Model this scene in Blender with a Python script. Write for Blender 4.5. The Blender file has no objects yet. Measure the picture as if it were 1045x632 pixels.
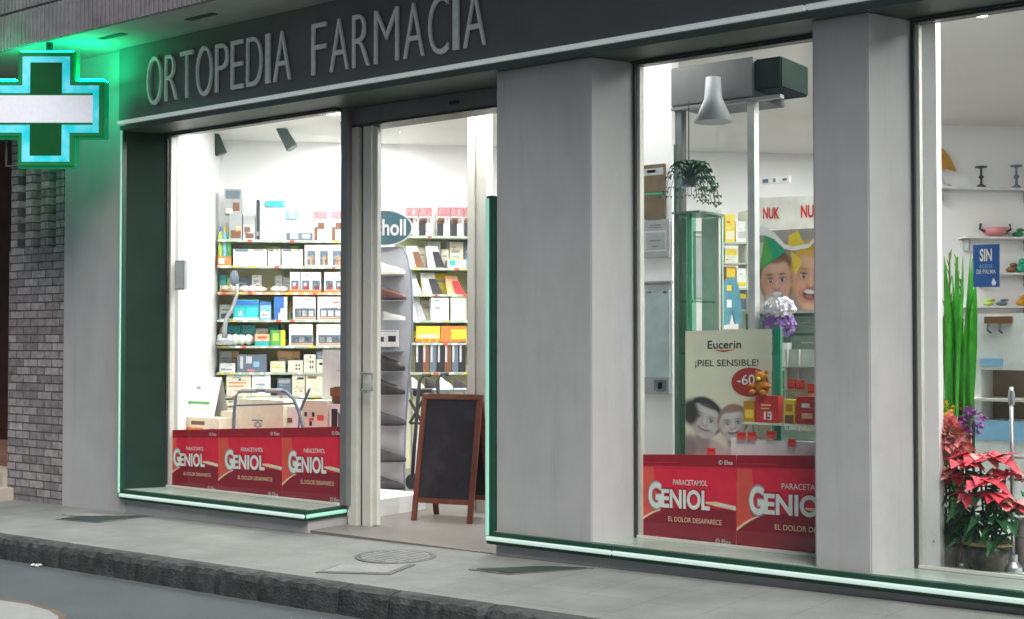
import bpy, bmesh, math, random
from mathutils import Vector, Matrix
random.seed(7)
R = math.radians
SC = bpy.context.scene
COL = SC.collection

# ------------------------------------------------------------------ camera geometry
F, CX, CY = 1300.0, 522.5, 316.0
CAM = Vector((0, -6.78, 1.438))
TH = R(53.0)
V = Vector((-math.cos(TH), math.sin(TH), 0))
RT = Vector((math.sin(TH), math.cos(TH), 0))
PI_ = R(1.43)
FWD = V * math.cos(PI_) + Vector((0, 0, math.sin(PI_)))
UP = -V * math.sin(PI_) + Vector((0, 0, math.cos(PI_)))
SL = 0.0109                                   # the street rises gently along x

def gz(x): return SL * (x + 5.91)
def ray(px, py): return FWD + RT * ((px - CX) / F) + UP * ((CY - py) / F)

class Frame:
    """a vertical plane: origin, horizontal axis, normal to the street side"""
    def __init__(s, o, ex):
        s.o = Vector((o[0], o[1], 0)); s.ex = Vector((ex[0], ex[1], 0)).normalized()
        s.n = Vector((s.ex.y, -s.ex.x, 0)); s.rz = math.atan2(s.ex.y, s.ex.x)
    def hit(s, px, py, off=0):
        d = ray(px, py); t = ((s.o + s.n * off - CAM).dot(s.n)) / d.dot(s.n)
        return CAM + d * t
    def sz(s, px, py, off=0):
        p = s.hit(px, py, off); return (p - s.o).dot(s.ex), p.z
    def w(s, a, off, z): 
        p = s.o + s.ex * a + s.n * off; return Vector((p.x, p.y, z))

FA = Frame((0, 0), (1, 0))                    # shop front, off = -y
BK = Frame((-11.0, 2.47), (.69, .722))        # rear wall of the shop, oblique to the front
VW = lambda p: Frame((p[0], p[1]), (RT.x, RT.y))
def on_ground(px, py, dz=0):
    d = ray(px, py)
    t = (CAM.z - gz(CAM.x) - dz) / (SL * d.x - d.z)
    return CAM + d * t

# ------------------------------------------------------------------ materials
MATS = {}
def mat(name, col, rough=.6, var=.12, scale=9, bump=0.0, bscale=60, metal=0, emit=None, es=0, spec=.4, detail=5):
    if name in MATS: return MATS[name]
    m = bpy.data.materials.new(name); m.use_nodes = True
    nt = m.node_tree; b = nt.nodes['Principled BSDF']
    b.inputs['Roughness'].default_value = rough; b.inputs['Metallic'].default_value = metal
    b.inputs['Specular IOR Level'].default_value = spec
    tc = nt.nodes.new('ShaderNodeTexCoord')
    nz = nt.nodes.new('ShaderNodeTexNoise'); nz.inputs['Scale'].default_value = scale; nz.inputs['Detail'].default_value = detail
    nt.links.new(tc.outputs['Object'], nz.inputs['Vector'])
    mr = nt.nodes.new('ShaderNodeMapRange'); mr.inputs[1].default_value = .3; mr.inputs[2].default_value = .7
    mr.inputs[3].default_value = 1 - var; mr.inputs[4].default_value = 1 + var
    nt.links.new(nz.outputs['Fac'], mr.inputs[0])
    mx = nt.nodes.new('ShaderNodeMix'); mx.data_type = 'RGBA'; mx.blend_type = 'MULTIPLY'; mx.inputs[0].default_value = 1
    mx.inputs[6].default_value = (*col, 1); nt.links.new(mr.outputs[0], mx.inputs[7])
    nt.links.new(mx.outputs[2], b.inputs['Base Color'])
    if bump:
        n2 = nt.nodes.new('ShaderNodeTexNoise'); n2.inputs['Scale'].default_value = bscale; n2.inputs['Detail'].default_value = 8
        nt.links.new(tc.outputs['Object'], n2.inputs['Vector'])
        bp = nt.nodes.new('ShaderNodeBump'); bp.inputs['Strength'].default_value = bump; bp.inputs['Distance'].default_value = .02
        nt.links.new(n2.outputs['Fac'], bp.inputs['Height']); nt.links.new(bp.outputs[0], b.inputs['Normal'])
    if emit:
        b.inputs['Emission Color'].default_value = (*emit, 1); b.inputs['Emission Strength'].default_value = es
    MATS[name] = m
    return m

def stained(m, col2, scale=1.6, lo=.45, hi=.75, amt=.6, stretch=(1, 1, 1)):
    """large soft stains over a material"""
    nt = m.node_tree; b = nt.nodes['Principled BSDF']
    src = b.inputs['Base Color'].links[0].from_socket
    tc = nt.nodes.new('ShaderNodeTexCoord'); mp = nt.nodes.new('ShaderNodeMapping'); mp.inputs['Scale'].default_value = stretch
    nz = nt.nodes.new('ShaderNodeTexNoise'); nz.inputs['Scale'].default_value = scale; nz.inputs['Detail'].default_value = 9; nz.inputs['Roughness'].default_value = .65
    nt.links.new(tc.outputs['Object'], mp.inputs[0]); nt.links.new(mp.outputs[0], nz.inputs['Vector'])
    mr = nt.nodes.new('ShaderNodeMapRange'); mr.inputs[1].default_value = lo; mr.inputs[2].default_value = hi; mr.inputs[4].default_value = amt
    nt.links.new(nz.outputs['Fac'], mr.inputs[0])
    mx = nt.nodes.new('ShaderNodeMix'); mx.data_type = 'RGBA'
    nt.links.new(mr.outputs[0], mx.inputs[0]); nt.links.new(src, mx.inputs[6]); mx.inputs[7].default_value = (*col2, 1)
    nt.links.new(mx.outputs[2], b.inputs['Base Color'])
    return m

def speckled(m, col2, scale=220, lo=.58, hi=.66):
    return stained(m, col2, scale, lo, hi, .8)

PLASTER = stained(mat('plaster_paint', (.40, .405, .405), .75, .05, 3, .12, 180), (.27, .275, .28), 1.2, .45, .8, .7, (1, 1, .35))
stained(PLASTER, (.20, .20, .20), 5, .56, .80, .32, (1.6, 1.6, .12))
FASCIA = stained(mat('fascia_metal', (.155, .157, .16), .5, .06, 4, .05, 80), (.12, .123, .123), 1.5)
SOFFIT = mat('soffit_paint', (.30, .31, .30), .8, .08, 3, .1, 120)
GREENPAINT = mat('dark_green_metal', (.010, .055, .035), .35, .15, 8, spec=.5)
GREENREVEAL = mat('green_black_panel', (.010, .030, .022), .4, .15, 3)
SILL = stained(mat('sill_slate', (.27, .34, .29), .25, .12, 4), (.36, .42, .36), 2.5)
TUBE = mat('led_tube', (.5, .6, .56), .4, .02, 5, emit=(.62, .84, .76), es=.20)
TUBEG = mat('led_tube_green', (.35, .6, .5), .4, .02, 5, emit=(.25, .70, .54), es=.18)
TUBEDIM = mat('tube_cover', (.50, .54, .53), .35, .05, 5, emit=(.55, .62, .60), es=.20)
LETTER = mat('letter_metal', (.82, .82, .82), .4, .08, 20, spec=.5)
RIBCON = stained(mat('ribbed_concrete', (.20, .19, .21), .85, .2, 12, .3, 90), (.08, .08, .085), 3, .45, .7, .7)
DARKFRAME = mat('dark_frame_metal', (.055, .062, .060), .4, .12, 10, metal=.3)
HEADERGREY = mat('grey_frame_metal', (.17, .18, .18), .45, .08, 6, metal=.2)
CREAM = mat('cream_aluminium', (.60, .60, .54), .4, .05, 6)
WHITE = mat('white_interior_paint', (.80, .80, .80), .8, .02, 3)
CEIL = mat('ceiling_paint', (.72, .72, .68), .85, .03, 2)
FLOORI = stained(mat('shop_floor_tile', (.17, .158, .145), .4, .06, 4), (.13, .12, .11), 2)
SHELFG = mat('shelf_green_glass', (.42, .50, .40), .3, .08, 5)
SHELFBACK = mat('shelf_olive_back', (.66, .66, .42), .6, .08, 3)
WOODLITE = mat('shelf_edge_wood', (.62, .42, .25), .5, .1, 12)
PANEL = mat('lamp_diffuser', (.9, .9, .9), .5, 0, 3, emit=(1, .99, .97), es=20)
METER = mat('meter_brown', (.13, .10, .06), .5, .15, 12)
STEEL = mat('brushed_steel', (.45, .47, .48), .3, .06, 20, metal=.8)

def pm(name, c, rough=.45, var=.07): return mat(name, c, rough, var, 14)
C_WHITE = pm('print_white', (.82, .82, .80)); C_CREAM = pm('print_cream', (.74, .70, .56))
C_RED = pm('print_red', (.62, .03, .035)); C_ORANGE = pm('print_orange', (.75, .22, .05))
C_YEL = pm('print_yellow', (.78, .60, .06)); C_BLUE = pm('print_blue', (.05, .17, .50))
C_LBLUE = pm('print_light_blue', (.25, .50, .72)); C_TEAL = pm('print_teal', (.04, .42, .45))
C_CYAN = pm('print_cyan', (.06, .58, .62)); C_DARK = pm('print_dark', (.03, .032, .04))
C_SLATE = pm('print_slate', (.13, .17, .22)); C_BROWN = pm('print_brown', (.20, .09, .05))
C_GREEN = pm('print_green', (.10, .40, .10)); C_LIME = pm('print_lime', (.45, .62, .12))
C_PINK = pm('print_pink', (.62, .22, .24)); C_GREY = pm('print_grey', (.35, .37, .38)); C_LGREY = pm('print_light_grey', (.55, .57, .58))
C_SKIN = pm('print_skin', (.60, .34, .24)); C_SKIN2 = pm('print_skin_light', (.70, .44, .32)); C_AMBER = pm('print_amber', (.55, .25, .02))
C_WINE = pm('print_wine', (.27, .012, .03)); C_WINE2 = pm('print_wine_top', (.33, .012, .025)); C_CRIM = pm('print_crimson', (.78, .022, .06))
C_CORAL = pm('print_coral', (.74, .10, .07)); C_PEACH = pm('print_peach', (.85, .50, .28)); C_SAND = pm('print_sand', (.85, .66, .42))
C_EGREEN = pm('print_emerald', (.02, .35, .20)); C_PALE = pm('print_pale_yellow', (.74, .74, .56)); C_DGREEN = pm('print_dark_green', (.02, .20, .08))

def glassmat(name, tint=(1, 1, 1), refl=.6):
    m = bpy.data.materials.new(name); m.use_nodes = True; nt = m.node_tree; nt.nodes.clear()
    o = nt.nodes.new('ShaderNodeOutputMaterial'); t = nt.nodes.new('ShaderNodeBsdfTransparent'); t.inputs[0].default_value = (*tint, 1)
    g = nt.nodes.new('ShaderNodeBsdfGlossy'); g.inputs['Roughness'].default_value = .02
    fr = nt.nodes.new('ShaderNodeLayerWeight'); fr.inputs[0].default_value = .5
    pw = nt.nodes.new('ShaderNodeMath'); pw.operation = 'POWER'; pw.inputs[1].default_value = 5; nt.links.new(fr.outputs['Facing'], pw.inputs[0])
    mu = nt.nodes.new('ShaderNodeMath'); mu.operation = 'MULTIPLY_ADD'; mu.inputs[1].default_value = refl; mu.inputs[2].default_value = .04 * refl; nt.links.new(pw.outputs[0], mu.inputs[0])
    mx = nt.nodes.new('ShaderNodeMixShader')
    nt.links.new(mu.outputs[0], mx.inputs[0])
    nt.links.new(t.outputs[0], mx.inputs[1]); nt.links.new(g.outputs[0], mx.inputs[2]); nt.links.new(mx.outputs[0], o.inputs[0])
    return m
GLASS = glassmat('window_glass', (.985, .995, .99), .8)
GLASSG = glassmat('green_edge_glass', (.55, .82, .68), .9)

def brickmat():
    m = bpy.data.materials.new('grey_brick'); m.use_nodes = True; nt = m.node_tree; b = nt.nodes['Principled BSDF']
    tc = nt.nodes.new('ShaderNodeTexCoord'); mp = nt.nodes.new('ShaderNodeMapping'); mp.inputs['Rotation'].default_value = (R(90), 0, 0)
    br = nt.nodes.new('ShaderNodeTexBrick'); br.inputs['Scale'].default_value = 1
    br.inputs['Brick Width'].default_value = .23; br.inputs['Row Height'].default_value = .075; br.inputs['Mortar Size'].default_value = .007
    br.inputs['Color1'].default_value = (.19, .17, .175, 1); br.inputs['Color2'].default_value = (.36, .32, .33, 1); br.inputs['Mortar'].default_value = (.085, .08, .085, 1)
    br.inputs['Bias'].default_value = -.1
    nt.links.new(tc.outputs['Object'], mp.inputs[0]); nt.links.new(mp.outputs[0], br.inputs['Vector'])
    nz = nt.nodes.new('ShaderNodeTexNoise'); nz.inputs['Scale'].default_value = 14; nz.inputs['Detail'].default_value = 8
    nt.links.new(tc.outputs['Object'], nz.inputs['Vector'])
    mr = nt.nodes.new('ShaderNodeMapRange'); mr.inputs[1].default_value = .25; mr.inputs[2].default_value = .75; mr.inputs[3].default_value = .65; mr.inputs[4].default_value = 1.35
    nt.links.new(nz.outputs['Fac'], mr.inputs[0])
    mx = nt.nodes.new('ShaderNodeMix'); mx.data_type = 'RGBA'; mx.blend_type = 'MULTIPLY'; mx.inputs[0].default_value = 1
    nt.links.new(br.outputs['Color'], mx.inputs[6]); nt.links.new(mr.outputs[0], mx.inputs[7]); nt.links.new(mx.outputs[2], b.inputs['Base Color'])
    ad = nt.nodes.new('ShaderNodeMath'); ad.operation = 'MULTIPLY_ADD'; ad.inputs[1].default_value = -1; 
    nt.links.new(br.outputs['Fac'], ad.inputs[0]); nt.links.new(nz.outputs['Fac'], ad.inputs[2])
    bp = nt.nodes.new('ShaderNodeBump'); bp.inputs['Strength'].default_value = .8; bp.inputs['Distance'].default_value = .012
    nt.links.new(ad.outputs[0], bp.inputs['Height']); nt.links.new(bp.outputs[0], b.inputs['Normal']); b.inputs['Roughness'].default_value = .85
    return m
BRICK = brickmat()

# ------------------------------------------------------------------ mesh builder
class MB:
    def __init__(s): s.v = []; s.f = []; s.m = []
    def add(s, vs, fs, m=0):
        n = len(s.v); s.v += [tuple(p) for p in vs]; s.f += [tuple(i + n for i in f) for f in fs]; s.m += [m] * len(fs)
        return s
    def box(s, x0, x1, y0, y1, z0, z1, m=0):
        return s.add([(x0, y0, z0), (x1, y0, z0), (x1, y1, z0), (x0, y1, z0), (x0, y0, z1), (x1, y0, z1), (x1, y1, z1), (x0, y1, z1)],
                     [(0, 3, 2, 1), (4, 5, 6, 7), (0, 1, 5, 4), (1, 2, 6, 5), (2, 3, 7, 6), (3, 0, 4, 7)], m)
    def prism(s, pts, z0, z1, m=0):                     # plan polygon extruded in z
        n = len(pts); vs = [(x, y, z0) for x, y in pts] + [(x, y, z1) for x, y in pts]
        fs = [tuple(range(n - 1, -1, -1)), tuple(range(n, 2 * n))] + [(i, (i + 1) % n, n + (i + 1) % n, n + i) for i in range(n)]
        return s.add(vs, fs, m)
    def slab(s, pts, y0, y1, m=0):                      # x-z polygon extruded in y
        n = len(pts); vs = [(x, y0, z) for x, z in pts] + [(x, y1, z) for x, z in pts]
        fs = [tuple(range(n)), tuple(range(2 * n - 1, n - 1, -1))] + [(i, n + i, n + (i + 1) % n, (i + 1) % n) for i in range(n)]
        return s.add(vs, fs, m)
    def tube(s, pts, r, n=8, m=0):
        pts = [Vector(p) for p in pts]; rings = []
        for i, p in enumerate(pts):
            d = (pts[min(i + 1, len(pts) - 1)] - pts[max(i - 1, 0)]).normalized()
            a = d.cross(Vector((0, 0, 1)) if abs(d.z) < .9 else Vector((1, 0, 0))).normalized(); b = d.cross(a)
            rr = r[i] if isinstance(r, (list, tuple)) else r
            rings.append([p + (a * math.cos(2 * math.pi * k / n) + b * math.sin(2 * math.pi * k / n)) * rr for k in range(n)])
        vs = [q for ring in rings for q in ring]; fs = []
        for i in range(len(pts) - 1):
            for k in range(n): fs.append((i * n + k, i * n + (k + 1) % n, (i + 1) * n + (k + 1) % n, (i + 1) * n + k))
        fs += [tuple(range(n - 1, -1, -1)), tuple(range((len(pts) - 1) * n, len(pts) * n))]
        return s.add(vs, fs, m)
    def lathe(s, prof, c=(0, 0, 0), n=20, m=0):
        vs = []; fs = []
        for r, z in prof:
            for k in range(n): vs.append((c[0] + r * math.cos(2 * math.pi * k / n), c[1] + r * math.sin(2 * math.pi * k / n), c[2] + z))
        for i in range(len(prof) - 1):
            for k in range(n): fs.append((i * n + k, i * n + (k + 1) % n, (i + 1) * n + (k + 1) % n, (i + 1) * n + k))
        fs += [tuple(range(n - 1, -1, -1)), tuple(range((len(prof) - 1) * n, len(prof) * n))]
        return s.add(vs, fs, m)
    def ball(s, c, rx, ry, rz, m=0, n=10, k=7):
        prof = [(max(.02, math.sin(math.pi * i / k)), -math.cos(math.pi * i / k)) for i in range(k + 1)]
        q = MB().lathe(prof, n=n)
        return s.add([(c[0] + x * rx, c[1] + y * ry, c[2] + z * rz) for x, y, z in q.v], q.f, m)
    def leaf(s, p, d, w, up=Vector((0, 0, 1)), m=0, fold=.25, droop=.25):
        """a pointed leaf of four faces from p along d, w wide"""
        p = Vector(p); d = Vector(d); L = d.length; a = d.cross(up)
        if a.length < 1e-6: a = Vector((1, 0, 0))
        a.normalize(); u = a.cross(d).normalized()
        mid = p + d * .45 + u * 0; tip = p + d - Vector((0, 0, droop * L))
        l = mid + a * w / 2 + u * fold * w; r_ = mid - a * w / 2 + u * fold * w
        l2 = p + d * .15 + a * w * .28; r2 = p + d * .15 - a * w * .28
        return s.add([p, l2, l, tip, r_, r2, mid], [(0, 1, 2, 6), (6, 2, 3), (6, 3, 4), (0, 6, 4, 5)], m)
    def build(s, name, mats, parent=None, loc=None, rz=0, bevel=0, smooth=False, seg=2):
        me = bpy.data.meshes.new(name); me.from_pydata(s.v, [], s.f)
        mats = mats if isinstance(mats, (list, tuple)) else [mats]
        for q in mats: me.materials.append(q)
        me.polygons.foreach_set('material_index', s.m)
        bm = bmesh.new(); bm.from_mesh(me); bmesh.ops.recalc_face_normals(bm, faces=bm.faces)
        if bevel: bmesh.ops.bevel(bm, geom=list(bm.edges), offset=bevel, segments=seg, affect='EDGES', clamp_overlap=True)
        bm.to_mesh(me); bm.free()
        if smooth: me.polygons.foreach_set('use_smooth', [True] * len(me.polygons))
        o = bpy.data.objects.new(name, me); COL.objects.link(o)
        if parent: o.parent = parent
        if loc is not None: o.location = loc
        o.rotation_euler.z = rz
        return o

def empty(name, loc=(0, 0, 0), rz=0):
    o = bpy.data.objects.new(name, None); COL.objects.link(o); o.location = loc; o.rotation_euler.z = rz; o.empty_display_size = .1
    return o
def tag(o, label=None, cat=None, group=None, kind=None):
    if label: o['label'] = label
    if cat: o['category'] = cat
    if group: o['group'] = group
    if kind: o['kind'] = kind
    return o
def copy_tree(o, parent=None):
    c = o.copy(); COL.objects.link(c); c.parent = parent
    for ch in list(o.children): copy_tree(ch, c)
    return c

def text_geo(txt, off=0.0, extrude=0.0, bevel=0.0, shear=0, res=6):
    cu = bpy.data.curves.new('t', 'FONT'); cu.body = txt; cu.offset = off; cu.extrude = extrude; cu.bevel_depth = bevel; cu.shear = shear
    cu.resolution_u = res
    if bevel: cu.bevel_resolution = 2
    o = bpy.data.objects.new('t', cu); COL.objects.link(o)
    me = bpy.data.meshes.new_from_object(o.evaluated_get(bpy.context.evaluated_depsgraph_get()))
    vs = [v.co.copy() for v in me.vertices]; fs = [tuple(p.vertices) for p in me.polygons]
    bpy.data.objects.remove(o); bpy.data.meshes.remove(me); bpy.data.curves.remove(cu)
    return vs, fs

# ------------------------------------------------------------------ flat printed things (posters): uv on a world quad
class Poster:
    def __init__(s, name, tl, tr, br, bl, base, thick=.003):
        s.bl, s.br, s.tr, s.tl = [Vector(p) for p in (bl, br, tr, tl)]
        s.n = (s.br - s.bl).cross(s.tl - s.bl).normalized()
        if s.n.dot(CAM - s.bl) < 0: s.n = -s.n
        s.o = s.bl.copy(); s.name = name; s.mb = MB(); s.mats = [base]; s.kids = []; s.lay = 0
        q = [s.P(0, 0), s.P(1, 0), s.P(1, 1), s.P(0, 1)]; bq = [p - s.n * thick for p in q]
        s.mb.add(q + bq, [(0, 1, 2, 3), (7, 6, 5, 4), (0, 4, 5, 1), (1, 5, 6, 2), (2, 6, 7, 3), (3, 7, 4, 0)], 0)
    def P(s, u, v, lay=0):
        a = s.bl.lerp(s.br, u); b = s.tl.lerp(s.tr, u)
        return a.lerp(b, v) + s.n * (lay * .0011) - s.o
    def mi(s, m):
        if m not in s.mats: s.mats.append(m)
        return s.mats.index(m)
    def poly(s, uv, m, lay=1):
        s.mb.add([s.P(u, v, lay) for u, v in uv], [tuple(range(len(uv)))], s.mi(m)); return s
    def rect(s, u0, v0, u1, v1, m, lay=1): return s.poly([(u0, v0), (u1, v0), (u1, v1), (u0, v1)], m, lay)
    def ell(s, cu, cv, ru, rv, m, lay=1, n=24, rot=0, a0=0, a1=360):
        pts = []
        for k in range(n + (a1 - a0 < 360)):
            a = R(a0 + (a1 - a0) * k / n); x, y = math.cos(a), math.sin(a)
            pts.append((cu + ru * (x * math.cos(rot) - y * math.sin(rot)), cv + rv * (x * math.sin(rot) + y * math.cos(rot))))
        return s.poly(pts, m, lay)
    def band(s, pts, w0, m, lay=1):
        """a swoosh: list of (u,v,width)"""
        for (a, b, w), (c, d, x) in zip(pts, pts[1:]):
            s.poly([(a, b - w / 2), (c, d - x / 2), (c, d + x / 2), (a, b + w / 2)], m, lay)
        return s
    def text(s, txt, u0, v0, u1, v1, m, lay=3, off=0.0, shear=0, name='lettering'):
        vs, fs = text_geo(txt, off, shear=shear)
        xs = [v.x for v in vs]; ys = [v.y for v in vs]; a, b, c, d = min(xs), max(xs), min(ys), max(ys)
        k = MB().add([s.P(u0 + (v.x - a) / (b - a) * (u1 - u0), v0 + (v.y - c) / (d - c) * (v1 - v0), lay) for v in vs], fs)
        s.kids.append((name, k, m)); return s
    def done(s, label, cat, group=None):
        me = s.mb.build(s.name, s.mats, loc=s.o); tag(me, label, cat, group)
        for nm, k, m in s.kids: k.build(nm, m, me)
        return me
def quad_px(fr, off, tl, tr, br, bl): return [fr.hit(*p, off) for p in (tl, tr, br, bl)]

# ------------------------------------------------------------------ world, light, camera
w = bpy.data.worlds.new('World'); SC.world = w; w.use_nodes = True
nt = w.node_tree; bg = nt.nodes['Background']; sky = nt.nodes.new('ShaderNodeTexSky'); sky.sky_type = 'NISHITA'; sky.sun_disc = False
SUN_EL, SUN_AZ = 54, 114                      # the soft light comes down the street from the right
sky.sun_elevation = R(SUN_EL); sky.sun_rotation = R(SUN_AZ); sky.dust_density = 4; sky.air_density = 1
nt.links.new(sky.outputs[0], bg.inputs[0]); bg.inputs[1].default_value = .030
sl = bpy.data.lights.new('sun', 'SUN'); sl.energy = 2.8; sl.angle = R(45); sl.color = (1, .97, .93)
so = bpy.data.objects.new('sun', sl); COL.objects.link(so); so.location = (6, -8, 12)
sd = Vector((math.sin(R(SUN_AZ)) * math.cos(R(SUN_EL)), math.cos(R(SUN_AZ)) * math.cos(R(SUN_EL)), math.sin(R(SUN_EL))))
so.rotation_euler = sd.to_track_quat('Z', 'Y').to_euler()
cd = bpy.data.cameras.new('camera'); co = bpy.data.objects.new('camera', cd); COL.objects.link(co); SC.camera = co
cd.sensor_width = 36; cd.lens = F / 1045 * 36; cd.clip_end = 1500; cd.clip_start = .05
M3 = Matrix((RT, UP, -FWD)).transposed(); co.matrix_world = Matrix.Translation(CAM) @ M3.to_4x4()
SC.view_settings.view_transform = 'Standard'; SC.view_settings.look = 'None'; SC.view_settings.exposure = 1.1; SC.view_settings.gamma = 1
SC.render.engine = 'CYCLES'; SC.cycles.use_denoising = True; SC.cycles.max_bounces = 8; SC.cycles.transparent_max_bounces = 16
SC.cycles.sample_clamp_indirect = 6

# ------------------------------------------------------------------ the street
def tilt(pts, dz): return [(x, y, gz(x) + dz) for x, y in pts]
ASPH = speckled(stained(mat('asphalt', (.062, .075, .079), .8, .12, 2, .5, 160), (.045, .056, .060), .8, .4, .7, .6), (.12, .14, .145), 260, .62, .68)
PAVE = stained(mat('pavement_concrete', (.175, .186, .176), .75, .14, 3, .35, 140), (.115, .123, .116), 1.3, .42, .72, .7)
# faint slab joints in the pavement
def joints(m):
    nt = m.node_tree; b = nt.nodes['Principled BSDF']; src = b.inputs['Base Color'].links[0].from_socket
    tc = nt.nodes.new('ShaderNodeTexCoord'); br = nt.nodes.new('ShaderNodeTexBrick'); br.offset = 0
    br.inputs['Brick Width'].default_value = .40; br.inputs['Row Height'].default_value = .40; br.inputs['Mortar Size'].default_value = .004; br.inputs['Scale'].default_value = 1
    br.inputs['Color1'].default_value = (1, 1, 1, 1); br.inputs['Color2'].default_value = (.90, .90, .90, 1); br.inputs['Mortar'].default_value = (.62, .62, .62, 1)
    nt.links.new(tc.outputs['Object'], br.inputs['Vector'])
    mx = nt.nodes.new('ShaderNodeMix'); mx.data_type = 'RGBA'; mx.blend_type = 'MULTIPLY'; mx.inputs[0].default_value = .8
    nt.links.new(src, mx.inputs[6]); nt.links.new(br.outputs['Color'], mx.inputs[7]); nt.links.new(mx.outputs[2], b.inputs['Base Color'])
joints(PAVE); speckled(PAVE, (.09, .095, .09), 110, .63, .70)
KERBM = speckled(stained(mat('kerb_stone', (.045, .048, .049), .85, .3, 12, .45, 60), (.02, .022, .022), 7, .42, .62, .8), (.16, .16, .155), 90, .64, .72)
KY = -1.30
g = MB().add(tilt([(-300, -300), (300, -300), (300, 300), (-300, 300)], -.30), [(0, 1, 2, 3)]); tag(g.build('ground', ASPH), kind='structure')
g = MB().add(tilt([(-150, -60), (150, -60), (150, KY - .05), (-150, KY - .05)], -.16), [(0, 1, 2, 3)]); tag(g.build('road', ASPH), kind='structure')
g = MB(); xs = [-150, 150]
g.add(tilt([(-150, KY), (150, KY), (150, 1.2), (-150, 1.2)], 0) + tilt([(-150, KY), (150, KY), (150, 1.2), (-150, 1.2)], -.29), [(0, 1, 2, 3), (7, 6, 5, 4), (0, 4, 5, 1), (1, 5, 6, 2), (2, 6, 7, 3), (3, 7, 4, 0)])
tag(g.build('pavement', PAVE), kind='structure')
# kerb of rough stones, worn and uneven
jx = [on_ground(px, 560 + (px - 40) * .142, 0).x for px in (40, 120, 203, 248, 332, 384)]
jx = [-14.5, -13.3, -12.1, -11.1, -10.1] + [x for x in jx if x > -9.9]
while jx[-1] < 6: jx.append(jx[-1] + random.uniform(.55, 1.0))
g = MB()
for a, b in zip(jx, jx[1:]):
    n = max(4, int((b - a) / .045)); rows = []
    for i in range(n + 1):
        x = a + .006 + (b - a - .012) * i / n; e = .010 if i in (0, n) else 0
        j = lambda s_: random.uniform(-s_, s_)
        rows.append([(x, KY - .135 + j(.003) + e, gz(x) - .20), (x, KY - .130 + j(.004) + e, gz(x) - .11 + j(.008)), (x, KY - .125 + j(.004) + e, gz(x) - .045 + j(.007)),
                     (x, KY - .110 + j(.010) + e, gz(x) - .012 + j(.007) - e), (x, KY - .075 + j(.01), gz(x) + .002 + j(.004) - e), (x, KY - .004, gz(x) + .003 - e * .5), (x, KY - .004, gz(x) - .2)])
    vs = [p for r_ in rows for p in r_]; k = 7; fs = []
    for i in range(n):
        for q in range(k - 1): fs.append((i * k + q, i * k + q + 1, (i + 1) * k + q + 1, (i + 1) * k + q))
    fs += [tuple(range(k)), tuple(range(n * k + k - 1, n * k - 1, -1))]
    g.add(vs, fs)
tag(g.build('kerb', KERBM), kind='structure')
# covers set in the pavement
IRON = stained(mat('cast_iron', (.075, .08, .078), .6, .2, 20, .5, 70), (.14, .14, .135), 6)
IRONL = stained(mat('worn_cover', (.20, .205, .20), .7, .15, 20, .4, 70), (.11, .115, .11), 5)
def ground_poly(name, pxs, m, label, cat, inner=None, h=.006):
    P = [on_ground(*p) for p in pxs]; c = sum(P, Vector()) / len(P)
    g = MB(); n = len(P); off = Vector((0, 0, h))
    g.add([p - c + off for p in P] + [p - c - off for p in P], [tuple(range(n))] + [(i, (i + 1) % n, n + (i + 1) % n, n + i) for i in range(n)], 0)
    o = g.build(name, m, loc=c); tag(o, label, cat)
    if inner:
        g = MB(); g.add([(p - c) * .86 + off * 1.7 for p in P] + [(p - c) * .86 for p in P], [tuple(range(n))] + [(i, (i + 1) % n, n + (i + 1) % n, n + i) for i in range(n)], 0)
        g.build('lid', inner, o)
    return o
cc = on_ground(404, 568.5); rr = .27
def rnd_cover():
    e = empty('manhole_cover', (cc.x, cc.y, gz(cc.x)))
    MB().lathe([(rr, -.02), (rr, .006), (rr * .88, .006), (rr * .88, .002)], n=36).build('frame', IRON, e)
    g = MB().lathe([(rr * .86, -.01), (rr * .86, .007)], n=36)
    for i in range(-4, 5):
        L = math.sqrt(max(0, (rr * .8) ** 2 - (i * .05) ** 2)); g.box(-L, L, i * .05 - .012, i * .05 + .012, .007, .011)
    g.build('lid', IRONL, e)
    tag(e, 'round worn manhole cover in the pavement before the shop door', 'manhole cover')
rnd_cover()
ground_poly('access_cover', [(322, 585), (345, 577), (424, 577), (398, 587)], IRON, 'worn rectangular access cover at the kerb edge, below the round one', 'access cover', IRONL)
ground_poly('drain_grate', [(478, 582), (560, 578.5), (606, 580.5), (520, 587)], IRON, 'long dark grate in the pavement beside the black lit ledge of the grey pillar', 'drain grate', mat('grate_dark', (.02, .03, .027), .6))
ground_poly('access_cover', [(57, 530.5), (78, 527.5), (156, 527), (100, 534)], IRON, 'flat dark cover in the pavement below the wall under the green cross', 'access cover', mat('grate_dark', (.02, .03, .027), .6))
ground_poly('plaster_patch', [(63, 525.5), (86, 523.5), (112, 526), (90, 528.5)], IRONL, 'small stained lid set against the foot of the grey wall', 'service lid')
def scrap():
    p = on_ground(60, 574, -.155); e = MB(); rnd = random.Random(2)
    for i in range(4): e.ball((rnd.uniform(-.025, .025), rnd.uniform(-.015, .015), .008), .018, .014, .008, n=7, k=5)
    e.v = [(x + rnd.uniform(-.008, .008), y + rnd.uniform(-.006, .006), max(0, z + rnd.uniform(-.005, .005))) for x, y, z in e.v]
    tag(e.build('paper_scrap', mat('paper', (.55, .55, .53), .8), loc=(p.x, KY - .17, gz(p.x) - .158)), 'crumpled white paper scrap lying in the gutter', 'litter')
scrap()
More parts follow.
